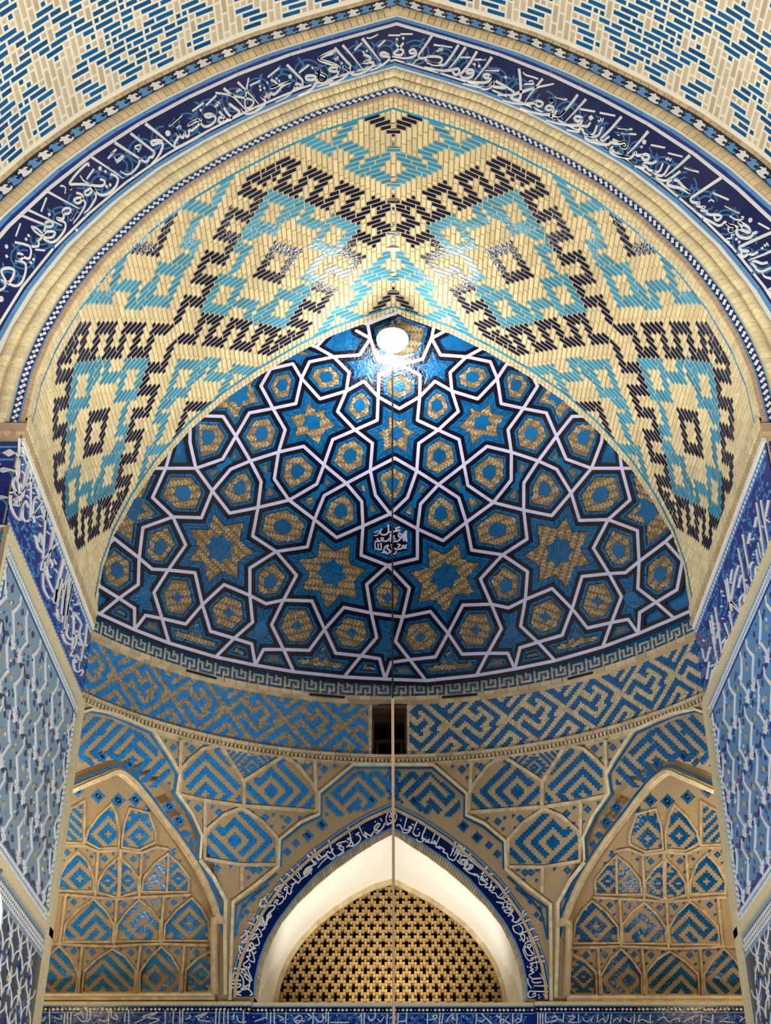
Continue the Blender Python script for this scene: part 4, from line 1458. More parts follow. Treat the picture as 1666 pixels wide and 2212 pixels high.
# ---------------------------------------------------------------- lamp and the cord hanging in front of the half dome
lp = hit(plane_y(16.0), [(848, 733)])[0]
lamp = thing('pendant_lamp', 'glowing round white lamp hanging below the vault apex', 'lamp')
c0 = (float(lp[0]), float(lp[1]), float(lp[2])+EYE)
BULB = mat('lamp_glass', (255, 250, 238), .3, emit=60)
mb = MB(BULB); mb.lathe([(.0, -.17), (.10, -.16), (.19, -.115), (.235, -.05), (.245, .0), (.235, .03)], c0, BULB, 40); mb.build('glass_bowl', lamp, True)
mb = MB(METAL); mb.lathe([(.236, .025), (.245, .04), (.22, .06), (.13, .11), (.06, .13), (.045, .2), (.0, .21)], c0, METAL, 40); mb.build('lamp_housing', lamp, True)
mb = MB(METAL); mb.tube([(c0[0], c0[1], c0[2]+.2), (c0[0], c0[1], c0[2]+.36), (c0[0], YR-.02, c0[2]+.40)], .02, METAL); mb.build('bracket', lamp)
cd = thing('hanging_cord', 'long thin cord, black above and pale rope below, hanging from the lamp', 'cord')
tp = (c0[0]+.0, c0[1], c0[2]-.12)
y_ = 16.0
def at(u, v): return up(hit(plane_y(y_), [(u, v)])[0])
mb = MB(CABLE); mb.tube([tp, at(848, 900), at(848, 1180), at(848.5, 1509)], .012, CABLE); mb.build('black_cable', cd)
mb = MB(ROPE); mb.tube([at(848.5, 1509), at(850, 1850), at(851, 2260)], .017, ROPE); mb.build('pale_rope', cd)
light('pendant_lamp_light', 'POINT', (c0[0], c0[1]-.15, c0[2]-.36), 55, (.86, .92, 1.0), shadow_soft_size=.16)
light('niche_floodlight', 'SPOT', (0, 18.75, ZB+EYE+.10), 60, (1, .86, .55), (0, 19.93, ZB+EYE+.55), spot_size=R_(120), spot_blend=.8, shadow_soft_size=.06)
light('reveal_floodlight', 'SPOT', (0, 18.55, ZB+EYE+.08), 120, (1, .98, .92), (0, 19.0, 8.6), spot_size=R_(150), spot_blend=.5, shadow_soft_size=.12)
def flatpoly(mb, pts, fn, m, h, base=0.0):
    """small tile given by (y, z) corners on a pier face"""
    tri = tessellate_polygon([[Vector((a, b, 0)) for a, b in pts]])
    n = len(pts)
    v = [fn(a, b, h) for a, b in pts]+[fn(a, b, base) for a, b in pts]
    mb.add(v, [tuple(t) for t in tri]+[(i, n+i, n+(i+1) % n, (i+1) % n) for i in range(n)], m)
def line2(mb, pts, w, fn, m, h, base=0.0):
    a, b = offs(pts, w/2), offs(pts, -w/2)
    for i in range(len(pts)-1):
        flatpoly(mb, [a[i], a[i+1], b[i+1], b[i]], fn, m, h, base)
def clip_y(pts, y0, y1):
    return all(y0 <= p[0] <= y1 for p in pts)
REV = {}
for side in ('left', 'right'):
    wl, g, sx, k = reveal(side)
    fn = lambda y, z, h, sx=sx, k=k: (sx-k*h, y, z+EYE)
    REV[side] = (wl, g, fn)
    word = side
    # plaster edges of the panels
    mb = MB(CREAM)
    e = CREAM
    def bar(y0, y1, z0, z1, h, mm=None, w_=None):
        (w_ or mb).slab([fn(a, b, -.01) for a, b in ((y0, z0), (y1, z0), (y1, z1), (y0, z1))], [fn(a, b, h) for a, b in ((y0, z0), (y1, z0), (y1, z1), (y0, z1))], mm or CREAM)
    bar(YF, YR, 7.79, 7.90, .05); bar(YF, YR, 4.80, 4.90, .05); bar(YR-.20, YR, FLOOR, 7.79, .05); bar(YF, YF+.10, FLOOR, 7.79, .04)
    bar(YF, YR, ZS-.21, ZS-.15, .03, PLASTER)
    mb.build('plaster_edges', wl)
    # inscription frieze on the pier
    fz = thing('inscription_frieze', 'tall blue frieze of white script on the %s pier under the vault' % word, 'frieze', 'friezes on the two piers')
    mb = MB(COBALT); bar(YF+.01, YR-.0, 7.90, ZS-.21, .004, COBALT, mb); mb.build('blue_field', fz)
    mb = MB(WHITE)
    for zz in (7.965, ZS-.275):
        n = 46
        for i in range(n):
            y = YF+.05+(YR-YF-.1)*(i+.5)/n; hw = (YR-YF)/n/2
            flatpoly(mb, [(y-hw*.85, zz), (y, zz-.026), (y+hw*.85, zz), (y, zz+.026)], fn, WHITE, .012)
    mb.build('border_stars', fz)
    mb = MB(SKY); bar(YF+.01, YR, 7.915, 7.93, .012, SKY, mb); bar(YF+.01, YR, 8.0, 8.012, .012, SKY, mb); bar(YF+.01, YR, ZS-.24, ZS-.225, .012, SKY, mb); bar(YF+.01, YR, ZS-.325, ZS-.313, .012, SKY, mb)
    mb.build('light_blue_line', fz)
    # mosaic panel: white interlace over pale blue cells
    ms = thing('mosaic_panel', 'tile mosaic of white interlace over pale blue cells on the %s pier below the frieze' % word, 'mosaic', 'mosaic panels of the two piers')
    mb = MB(); bar(YF+.10, YR-.20, 4.90, 7.79, .004, PALE if side == 'left' else SKY, mb); mb.build('pale_blue_ground', ms)  # right panel bluer here and below: cooler light put into its colours
    y0, y1, z0, z1 = YF+.34, YR-.42, 5.12, 7.58
    wm, nv, oc, gr = MB(), MB(), MB(), MB()
    py, pz = .47, .50
    ny, nz = int((y1-y0)/py), int((z1-z0)/pz)
    for i in range(ny+1):
        yc = y0+i*(y1-y0)/ny; q = (y1-y0)/ny
        for j in range(nz):
            zb = z0+j*(z1-z0)/nz; r = (z1-z0)/nz
            s_ = 1 if (i+j) % 2 else -1
            a = q*.20*s_
            line2(wm, [(yc-a*.9, zb), (yc-a, zb+r*.16), (yc, zb+r*.36), (yc+a*.9, zb+r*.5), (yc, zb+r*.64), (yc-a, zb+r*.84), (yc-a*.9, zb+r)], .05, fn, WHITE, .014)
            flatpoly(wm, [(yc-a-q*.20, zb+r*.02), (yc-a, zb-r*.09), (yc-a+q*.20, zb+r*.02), (yc-a+q*.12, zb+r*.05), (yc-a+q*.20, zb+r*.13), (yc-a, zb+r*.06), (yc-a-q*.20, zb+r*.13), (yc-a-q*.12, zb+r*.05)], fn, WHITE, .016)
            if i < ny:
                ym = yc+q/2; zm = zb+r/2
                for dz in (-.30, .0, .30):
                    flatpoly(oc, [(ym-q*.10, zm+dz*r), (ym, zm+dz*r-r*.07), (ym+q*.10, zm+dz*r), (ym, zm+dz*r+r*.07)], fn, OCHRE if abs(dz) < .1 else GREY, .012)
                for t in range(9):
                    yy, zz = yc+q*random.uniform(.12, .88), zb+r*random.uniform(.1, .9)
                    d = random.uniform(.012, .028)
                    flatpoly(gr, [(yy-d, zz), (yy, zz-d*1.3), (yy+d, zz), (yy, zz+d*1.3)], fn, random.choice([GREY, COBALT, WHITE, SKY, TEAL]), .011)
                pts = [(yc+q*t/4, zb+r*(.035 if t % 2 else -.06)) for t in range(5)]
                line2(nv, pts, .05, fn, COBALT if side == 'right' else GREY, .010)
    wm.build('white_interlace', ms); nv.build('dark_zigzags', ms); oc.build('ochre_diamonds', ms); gr.build('mosaic_chips', ms)
    mb = MB(); 
    for (ya, yb, za, zb, vert) in ((YF+.10, YR-.2, 7.62, 7.76, 0), (YF+.10, YR-.2, 4.94, 5.08, 0), (YF+.13, YF+.27, 5.0, 7.7, 1), (YR-.37, YR-.23, 5.0, 7.7, 1)):
        L = (zb-za) if vert else (yb-ya)
        n = int(L/.07)
        for t in range(n):
            for u_ in (0, 1):
                c = (t+(.5 if u_ else 0)+.25)*L/n
                o = .035+u_*.07
                yy, zz = (ya+o, za+c) if vert else (ya+c, za+o)
                flatpoly(mb, [(yy-.03, zz), (yy, zz-.03), (yy+.03, zz), (yy, zz+.03)], fn, WHITE, .012)
    mb.build('checker_border', ms)
    mb = MB()
    for (ya, yb, za, zb) in ((YF+.10, YR-.2, 7.60, 7.62), (YF+.1, YR-.2, 5.08, 5.10), (YF+.28, YF+.30, 5.1, 7.6), (YR-.40, YR-.38, 5.1, 7.6)):
        bar(ya, yb, za, zb, .012, COBALT if side == 'right' else TEAL, mb)
    mb.build('border_lines', ms)
    # lower panel: white arabesque on dark ground
    ar_ = thing('arabesque_panel', 'dark tile panel with white flowing arabesque at the foot of the %s pier' % word, 'mosaic', 'arabesque panels of the two piers')
    mb = MB(); bar(YF+.10, YR-.2, FLOOR+2.0, 4.80, .004, GREY, mb); mb.build('dark_ground', ar_)
    mb, m2 = MB(), MB()
    bar(YF+.10, YR-.2, 4.75, 4.79, .012, PALE, m2); bar(YF+.10, YR-.2, 4.52, 4.56, .012, PALE, m2)
    for t in range(int((YR-YF-.3)/.075)):
        for u_ in range(3):
            yy = YF+.14+t*.075+(u_ % 2)*.037; zz = 4.60+u_*.055
            flatpoly(mb, [(yy-.03, zz), (yy, zz-.03), (yy+.03, zz), (yy, zz+.03)], fn, WHITE, .012)
    for i in range(9):
        for j in range(4):
            yc = YF+.35+i*.45+(j % 2)*.225; zc = 4.2-j*.42
            if yc > YR-.35: continue
            def bez(p0, p1, p2, p3, n=8):
                return [tuple((1-t)**3*a+3*(1-t)**2*t*b+3*(1-t)*t*t*c+t**3*d for a, b, c, d in zip(p0, p1, p2, p3)) for t in [q/n for q in range(n+1)]]
            for sy in (1, -1):
                line2(mb, bez((yc, zc+.17), (yc+sy*.04, zc+.06), (yc+sy*.20, zc+.12), (yc+sy*.225, zc-.06)), .022, fn, WHITE, .013)
                line2(mb, bez((yc, zc+.17), (yc+sy*.10, zc+.28), (yc+sy*.16, zc+.22), (yc+sy*.225, zc+.36)), .022, fn, WHITE, .013)
            flatpoly(mb, [(yc-.07, zc+.17), (yc-.02, zc+.13), (yc, zc+.02), (yc+.02, zc+.13), (yc+.07, zc+.17), (yc+.02, zc+.21), (yc, zc+.32), (yc-.02, zc+.21)], fn, WHITE, .014)
            for t in range(14):
                yy, zz = yc+random.uniform(-.2, .2), zc+random.uniform(-.2, .2); d = random.uniform(.012, .03)
                flatpoly(m2, [(yy-d, zz), (yy, zz-d*1.4), (yy+d, zz), (yy, zz+d*1.4)], fn, random.choice([OCHRE, PALE, SKY, COBALT]), .010)
    mb.build('white_arabesque', ar_); m2.build('tile_chips', ar_)
    # front of the pier beside the opening: blue frieze under the impost
    pf = thing('inscription_frieze', 'bright blue frieze on the front of the %s pier below the arch foot' % word, 'frieze', 'friezes on the pier fronts')
    mb = MB(COBALT); x0_, x1_ = sorted((sx+k*.03, sx+k*1.4))
    mb.box(x0_, x1_, YF-.015, YF+.01, 7.9, ZS-.22, COBALT); mb.build('blue_field', pf)
    mb = MB(SKY); mb.box(x0_, x1_, YF-.025, YF, ZS-.30, ZS-.28, SKY); mb.box(x0_, x1_, YF-.025, YF, ZS-.47, ZS-.45, SKY)
    fnf = lambda x, z, h: (x, YF-h, z+EYE)
    for i in range(6):
        for j in range(3):
            xx = sx+k*(.12+.28*i); zz = ZS-.72-.38*j
            R_c = .11
            cpts = [(xx+R_c*math.cos(t*.45), zz+R_c*1.1*math.sin(t*.45)) for t in range(11)]
            line2(mb, cpts, .022, fnf, SKY, .022)
    mb.build('light_blue_scrolls', pf)
    mb = MB(WHITE)
    for i in range(8):
        xx = sx+k*(.1+.17*i)
        flatpoly(mb, [(xx-.075, ZS-.37), (xx, ZS-.42), (xx+.075, ZS-.37), (xx, ZS-.32)], fnf, WHITE, .024)
    for i in range(5):
        xx = sx+k*(.1+.3*i)
        for j in range(3):
            zz = ZS-.6-.36*j
            flatpoly(mb, [(xx-.10, zz), (xx-.03, zz-.035), (xx+.10, zz), (xx-.03, zz+.035)], fnf, WHITE, .024)
    mb.build('white_leaves', pf)
    mb = MB(OCHRE)
    for i in range(5):
        for j in range(4):
            xx = sx+k*(.2+.28*i); zz = ZS-.52-.27*j
            flatpoly(mb, [(xx-.04, zz), (xx, zz-.045), (xx+.04, zz), (xx, zz+.03)], fnf, OCHRE, .023)
    mb.build('ochre_buds', pf)
# lamp at the left edge of the picture
gl = thing('wall_lamp', 'white globe lamp cut by the left edge in front of the dark arabesque tiles', 'lamp')
p_ = on(plane_y(11.6), [(-31, 1992)])[0]
mb = MB(mat('globe_glass', (255, 246, 230), .3, emit=4))
mb.lathe([(.0, -.36)]+[(.125*math.cos(t), .34*math.sin(t)) for t in np.linspace(-1.35, 1.35, 14)]+[(.0, .36)], tuple(p_), MATS['globe_glass'], 24); mb.build('glass_globe', gl, True)
mb = MB(METAL); mb.lathe([(.0, .33), (.06, .34), (.06, .40), (0, .41)], tuple(p_), METAL, 16); mb.tube([(p_[0], p_[1], p_[2]+.4), (p_[0], p_[1]+.2, p_[2]+.52), (p_[0]-.1, YF, p_[2]+.52)], .018, METAL); mb.build('bracket', gl)
# ---------------------------------------------------------------- lettering, traced stroke by stroke
def letters(data, g, h, base, m, sc=1.0):
    L, D = MB(m), MB(m)
    ox = oy = 0; k = 1
    for ln in data.strip().split('\n'):
        ln = ln.strip()
        if not ln: continue
        t = ln.split()
        if t[0] == 'O':
            ox, oy, k = float(t[1]), float(t[2]), float(t[3]); continue
        pts = [tuple(map(float, p.split(','))) for p in t[1:]]
        pts = [(ox+a/k, oy+b/k) for a, b in pts]
        if t[0][0] == 'd':        # square dots
            r = float(t[0][1:])/k
            for x, y in pts: flat(D, g, [(x-r, y-r*.2), (x+r*.2, y-r), (x+r, y+r*.2), (x-r*.2, y+r)], m, h, base)
            continue
        if t[0][0] == 'o':        # round dots
            r = float(t[0][1:])/k
            for x, y in pts: flat(D, g, [(x+r*math.cos(a*math.pi/5), y+r*math.sin(a*math.pi/5)) for a in range(10)], m, h, base)
            continue
        thin = t[0][0] == 'v'
        ww = [float(x)/k*sc for x in t[0].lstrip('v').split('-')]
        if len(pts) > 2: pts = smooth(pts, 5)
        n = len(pts)
        wl = [ww[0]+(ww[-1]-ww[0])*i/(n-1) for i in range(n)]
        strip(D if thin else L, g, pts, wl, m, h, base, step=9)
    return L, D
def scrolls(mb, g, path, r, m, h, base, w=2.2, seed=3, flip=1):
    """pale tendrils with leaves: spirals strung along a traced line"""
    rnd = random.Random(seed)
    L = [0]
    for a, b in zip(path, path[1:]): L.append(L[-1]+math.dist(a, b))
    n = int(L[-1]/(r*2.0)); s = 1
    for i in range(n+1):
        q = L[-1]*(i+.5)/(n+1)
        x = float(np.interp(q, L, [p[0] for p in path])); y = float(np.interp(q, L, [p[1] for p in path]))
        a0 = rnd.uniform(0, 6.28)
        for rr, tt in ((r, 5.6), (r*.58, 5.0)):
            pts = [(x+rr*(1-.035*t)*math.cos(a0+s*t), y+rr*(1-.035*t)*math.sin(a0+s*t)*.95) for t in np.linspace(0, tt, 15)]
            strip(mb, g, pts, w, m, h, base, step=12)
            for t in (1.2, 2.9, 4.6):
                c = (x+rr*(1-.035*t)*math.cos(a0+s*t), y+rr*(1-.035*t)*math.sin(a0+s*t)*.95); b = a0+s*t+rnd.uniform(-.6, .6)
                l = r*.34
                lf = [(c[0], c[1]), (c[0]+l*.6*math.cos(b+.7), c[1]+l*.6*math.sin(b+.7)), (c[0]+l*1.25*math.cos(b+.15), c[1]+l*1.25*math.sin(b+.15)), (c[0]+l*.55*math.cos(b-.5), c[1]+l*.55*math.sin(b-.5))]
                flat(mb, g, lf, m, h*1.02, base)
        s = -s
T_ARCH = """
O 140 330 5.95
24 310,175 300,143 250,175 165,260 100,340 65,405 140,408 240,410 340,422 440,432 490,425 518,395 500,360 455,345
26 590,280 655,305 685,350 665,425 605,495 535,540 465,548 410,515 350,450
14 200,300 235,355 290,395 340,415
28-7 350,65 540,190 755,335
24 370,450 300,480 258,510 270,545 310,545 350,500 365,460 400,540 395,600 340,690
22-6 340,690 300,740 250,780
24 150,520 200,535 235,575 200,640 150,650 122,615 150,590 210,585 265,650 250,710
24-6 250,710 190,810 110,915
d20 75,465 525,248 155,1000
o24 455,208
o17 540,440 585,418
v20 375,215 285,345
v22 155,740 75,875
v18 630,0 555,80
v14 640,60 660,100 690,90 740,45 755,60 720,95 665,135
O 240 240 5.29
30-20 45,365 190,460 330,550
26-8 330,550 320,610 270,680 210,725 160,725 105,690
28-22 225,260 360,365 500,475
22 500,475 480,525 440,535 425,570 390,585 350,565 325,545
24 590,350 545,338 480,345 460,368 480,390 540,368 585,372 592,410 560,490
22-6 560,490 510,560 460,605
34-10 395,150 560,280 725,420
v12 345,395 310,395 275,415 290,435 330,440 345,400 310,470
v20 810,50 670,170
v18 60,440 0,500
o30 650,258
v9 750,190 755,197 780,178 800,182 795,207
O 360 190 5.29
24 120,515 138,560 108,615 90,660 112,685 160,670 330,580
26-6 330,580 460,505 595,430
22 120,515 160,560 190,570 210,520 225,560 255,545 260,490 290,490 330,460 375,415 400,360
22 400,360 330,390 250,430 300,395 345,372 390,410 430,445 490,435 545,395 562,350 535,322 480,340 442,330 445,310 490,300 535,312
24 600,275 650,330 668,370 630,402 598,385 605,345 650,340
24 655,235 700,300 742,345 722,370 660,365
26 715,185 760,220 832,275 815,310 760,345 730,350
28-9 655,10 780,120 915,265
v18 570,90 450,205
v16 425,175 295,270
v16 175,310 30,440
v10 545,215 570,220 565,190 590,205 585,165 615,185
d16 390,258
O 400 100 7.9
34-8 900,620 1060,780 1258,990
26 1085,550 1060,700 1030,900 1020,1000 1050,1062 1110,1050 1168,980 1150,930 1060,900 860,860 690,825 520,800
8-36 955,1075 1000,1140 1080,1160 1200,1120
36 1200,1120 1310,1040 1372,960 1300,860
v14 870,770 900,785 895,750 930,770 925,735 965,765
O 540 110 5.29
22 130,520 170,545 195,500 215,540 240,490 270,502 320,470 360,420 400,390 470,355
22 470,355 350,390 235,432 310,402 290,360 240,335
28-22 425,165 510,250 600,340
22 600,340 600,405 560,430 522,412 540,378 590,400
26-6 520,405 500,450 420,530 290,590
24 760,312 720,288 650,292 645,325 690,337 745,330 762,360 720,430
24-6 720,430 640,480 550,515
22 755,240 810,270 872,302 850,350 800,356 785,310 795,215
d14 115,410 120,450 165,430 200,368 303,322 335,348 715,200 755,185
o22 460,298
v16 335,200 205,305
v14 120,345 0,400
v16 675,165 560,255
20 952,30 785,100 950,165
28-8 950,340 870,380 770,410
O 680 60 5.29
22 230,290 205,270 50,355 170,400 260,440 280,480 240,502 170,495 175,468 230,455 275,480 260,550
24-6 260,550 160,610 20,675
24 320,450 375,480 385,520 330,580
22-6 330,580 250,625 165,655
28-20 230,235 320,340 410,440
20 410,440 390,490 330,455
28-6 320,205 430,330 545,475
24 560,310 625,340 632,372 570,402 668,402 652,450 580,500 500,535 430,535 392,490
34-8 545,130 650,260 750,390
24 850,320 800,290 757,296 765,325 845,335 850,370
24-6 850,370 790,420 710,465 630,495
22 15,510 85,530 135,565 112,610 65,615 45,570 60,480
d14 15,450 310,410 558,285 595,270
v16 540,180 455,260
v16 805,150 725,220
v8 595,118 640,122 725,80
v10 225,355 245,375 250,345 265,365 270,330
O 780 0 8.5
36 650,820 700,890 775,940 745,1012 650,1020 605,990 640,950 700,900 780,800
32 1020,965 960,912 890,950 920,985 1000,980 1015,1010 940,1058
30-8 940,1058 800,1078 570,1045
44-34 1310,655 1200,820 1065,1010
30 1065,1010 1060,1060 1110,1080 1180,1070 1240,1045
22-10 950,1190 1000,1130 1070,1085
32 1230,1045 1330,1042 1440,1055 1490,1100 1450,1165 1360,1190 1240,1145 1175,1095
d26 660,730 775,710
v14 500,655 720,655
v14 720,632 950,632
O 900 70 5.29
28-22 480,150 390,290 318,378
22 318,378 200,372 120,345
8-22 90,400 220,430 310,445
30-8 560,175 450,330 370,415
24 310,445 420,430 470,420 490,450 470,485 430,480 408,440
28-24 690,225 600,370 500,490
24 500,490 525,522 590,527 640,500 652,450 620,430 568,442 585,470 640,470
34-8 860,290 770,420 660,555
24 850,520 810,482 768,500 795,527 845,520 830,560 770,580
24-8 770,580 640,570 490,540
10-22 530,590 660,620 800,640 850,600 865,575
d17 660,370 715,390
v12 500,290 615,290
v14 660,318 795,310
v14 785,435 945,440
v10 230,215 255,217 260,190 280,217 285,185 302,210
v14-6 195,145 410,175
O 1040 110 5.29
24 0,432 60,437 100,420 140,368 135,408 230,425 275,428
26-18 165,350 200,370 290,420 378,478
30 430,210 445,340 450,500 430,560 370,560 345,530 385,498 500,460
28-8 500,460 640,420 830,380
28-8 700,325 600,450 500,585
8-22 245,570 360,600 480,610
22 480,610 600,600 640,575 690,590 702,615 670,640 630,625 610,595
8-24 440,655 560,700 700,732
24 700,732 790,730 822,690 815,645 770,630 735,658 770,682 818,672
24 790,725 840,747 900,740 955,685
d17 278,308 795,755 830,780
o24 800,575
v14 185,508 340,508
v12 45,222 200,222
v12 490,385 605,382
v14 850,530 952,560
v12 0,100 55,100
v10 475,250 510,280 580,300 650,325
v8 540,355 580,345 592,368
O 1180 170 5.29
28-22 360,190 270,310 170,420
22 170,420 130,432 100,405 122,370
28-8 455,240 340,370 220,495
24 410,475 400,448 350,435 325,465 360,492 408,475 390,525 300,540
24-8 300,540 150,520 0,480
24 350,575 400,545 470,548 505,505
24 350,575 410,585 430,625 480,655 540,640 582,540
24 480,655 540,670 600,645 642,558
30-24 860,440 740,580 620,695
20 620,695 650,716 690,690 722,665
26 460,650 450,685 500,715 600,745 700,760 742,735 800,745 860,742 890,730 918,750 905,790 870,790 850,762
24 760,780 730,830 770,870 850,892 955,902
o26 60,258
d18 55,438 88,465 828,640
o15 575,708
d30 512,452
v12 105,212 240,245
v14 385,350 560,380
v12 610,392 790,428
v14 235,590 370,615
v12 865,625 952,632
v12 820,568 952,580
v10 590,480 615,492 625,460 640,492 655,455
O 1320 250 5.29
22 20,275 100,312 150,300 185,330 175,370 140,376 112,345
26 0,395 60,440 140,475 220,487 260,450 282,425 295,455 360,455 395,445 432,462 430,495 400,515 362,495 352,460
34-8 425,185 300,330 180,450
22 360,565 400,540 470,548 522,525
22 360,565 405,590 430,620 480,640 520,650 560,630 592,552
22 480,640 510,672 560,690 610,670 668,575
36-8 900,460 760,590 620,700
22 510,705 540,730 620,747 685,720 790,640
26 720,735 765,750 820,810 905,888
26 905,888 780,830 690,810 645,780 690,735
d15 90,215 350,362 770,897
o24 380,305
v12 75,145 245,160
v12 120,200 290,218
v12 455,338 620,370
v10 650,430 820,472
v14 270,580 390,605
v14 835,595 952,635
v10 625,490 642,507 655,485 672,517 692,495
O 1440 340 5.95
36-28 700,270 520,390 325,520
26 325,520 308,550 340,582 420,592 390,620 440,642 490,645 448,682 520,700 515,725 570,742 640,742 690,752 702,780 660,812 620,792 612,755
8-24 395,715 480,780 570,830
24 570,830 660,880 715,868 750,835 800,880 860,902 872,930 830,960 795,938 800,902
v14 225,130 415,195
v16 595,462 800,550
v16 750,625 935,720
d17 152,475
v10 540,575 575,550 612,575
O 1546 420 5.27
28 260,388 330,420 388,432 370,378 290,330 265,322 300,365 258,400 235,435 270,482 340,502 400,490 430,450 472,435
24 120,330 150,352 200,362 250,380
20 150,380 200,370 216,400 190,430 150,420
30 632,440 450,520 300,590
26 300,590 268,612 300,642 368,652 360,690 320,712 290,690 300,655
22 370,672 420,690 482,660
26-8 632,650 520,700 370,755
22 405,780 450,765 530,790 592,778
22 405,782 450,832 470,862 530,882 636,838
8-24 530,900 560,940 636,962
d17 235,515 270,548 530,618
o24 395,297
v12 485,330 615,400
v12 105,130 275,215
v10 160,250 230,290 300,290 320,265 290,258
v10 210,460 178,470 182,500 130,510 120,530 162,547
v10 550,575 570,592 580,560 602,590
26 640,1070 602,1100 640,1130
O 0 380 6.94
34-8 705,235 950,370 1190,500
26 945,560 945,520 1000,487 1062,512 1040,560 980,575 948,550
28 948,550 960,615 940,650 860,640 880,665 950,690 988,735 970,820 900,920 830,985 760,1000 690,972 650,940
34-10 415,510 670,630 930,750
32-26 320,595 500,670 680,742
28 680,742 692,702 750,690 800,722 780,760 720,772 685,760 660,860 600,960 545,950
26 640,880 560,800 480,770 520,832 620,910
26 655,880 700,842 800,840 830,870 790,920 720,935 660,920
26 545,950 582,1000 570,1060 480,1062
28 225,1000 360,1030 450,1060
28 450,1060 470,1140 450,1230 400,1242 340,1210
26 260,1165 330,1180 352,1220 310,1262 230,1262
30 230,1262 320,1290 382,1325 390,1420 350,1560 285,1640 210,1650 120,1615
34 110,1615 60,1530 25,1440 70,1395 150,1390 212,1425 205,1500 160,1580 110,1615
26 0,1722 60,1685 82,1625 20,1560
o40 18,1850
o26 100,1065
d24 102,1210 505,1260 465,1308 430,900 393,955 740,583 1060,195
v20 310,720 240,910
v22 700,335 620,540
v14 530,1110 680,1125
v24 1150,520 1065,670
v14 905,160 940,155 985,190 975,270
"""
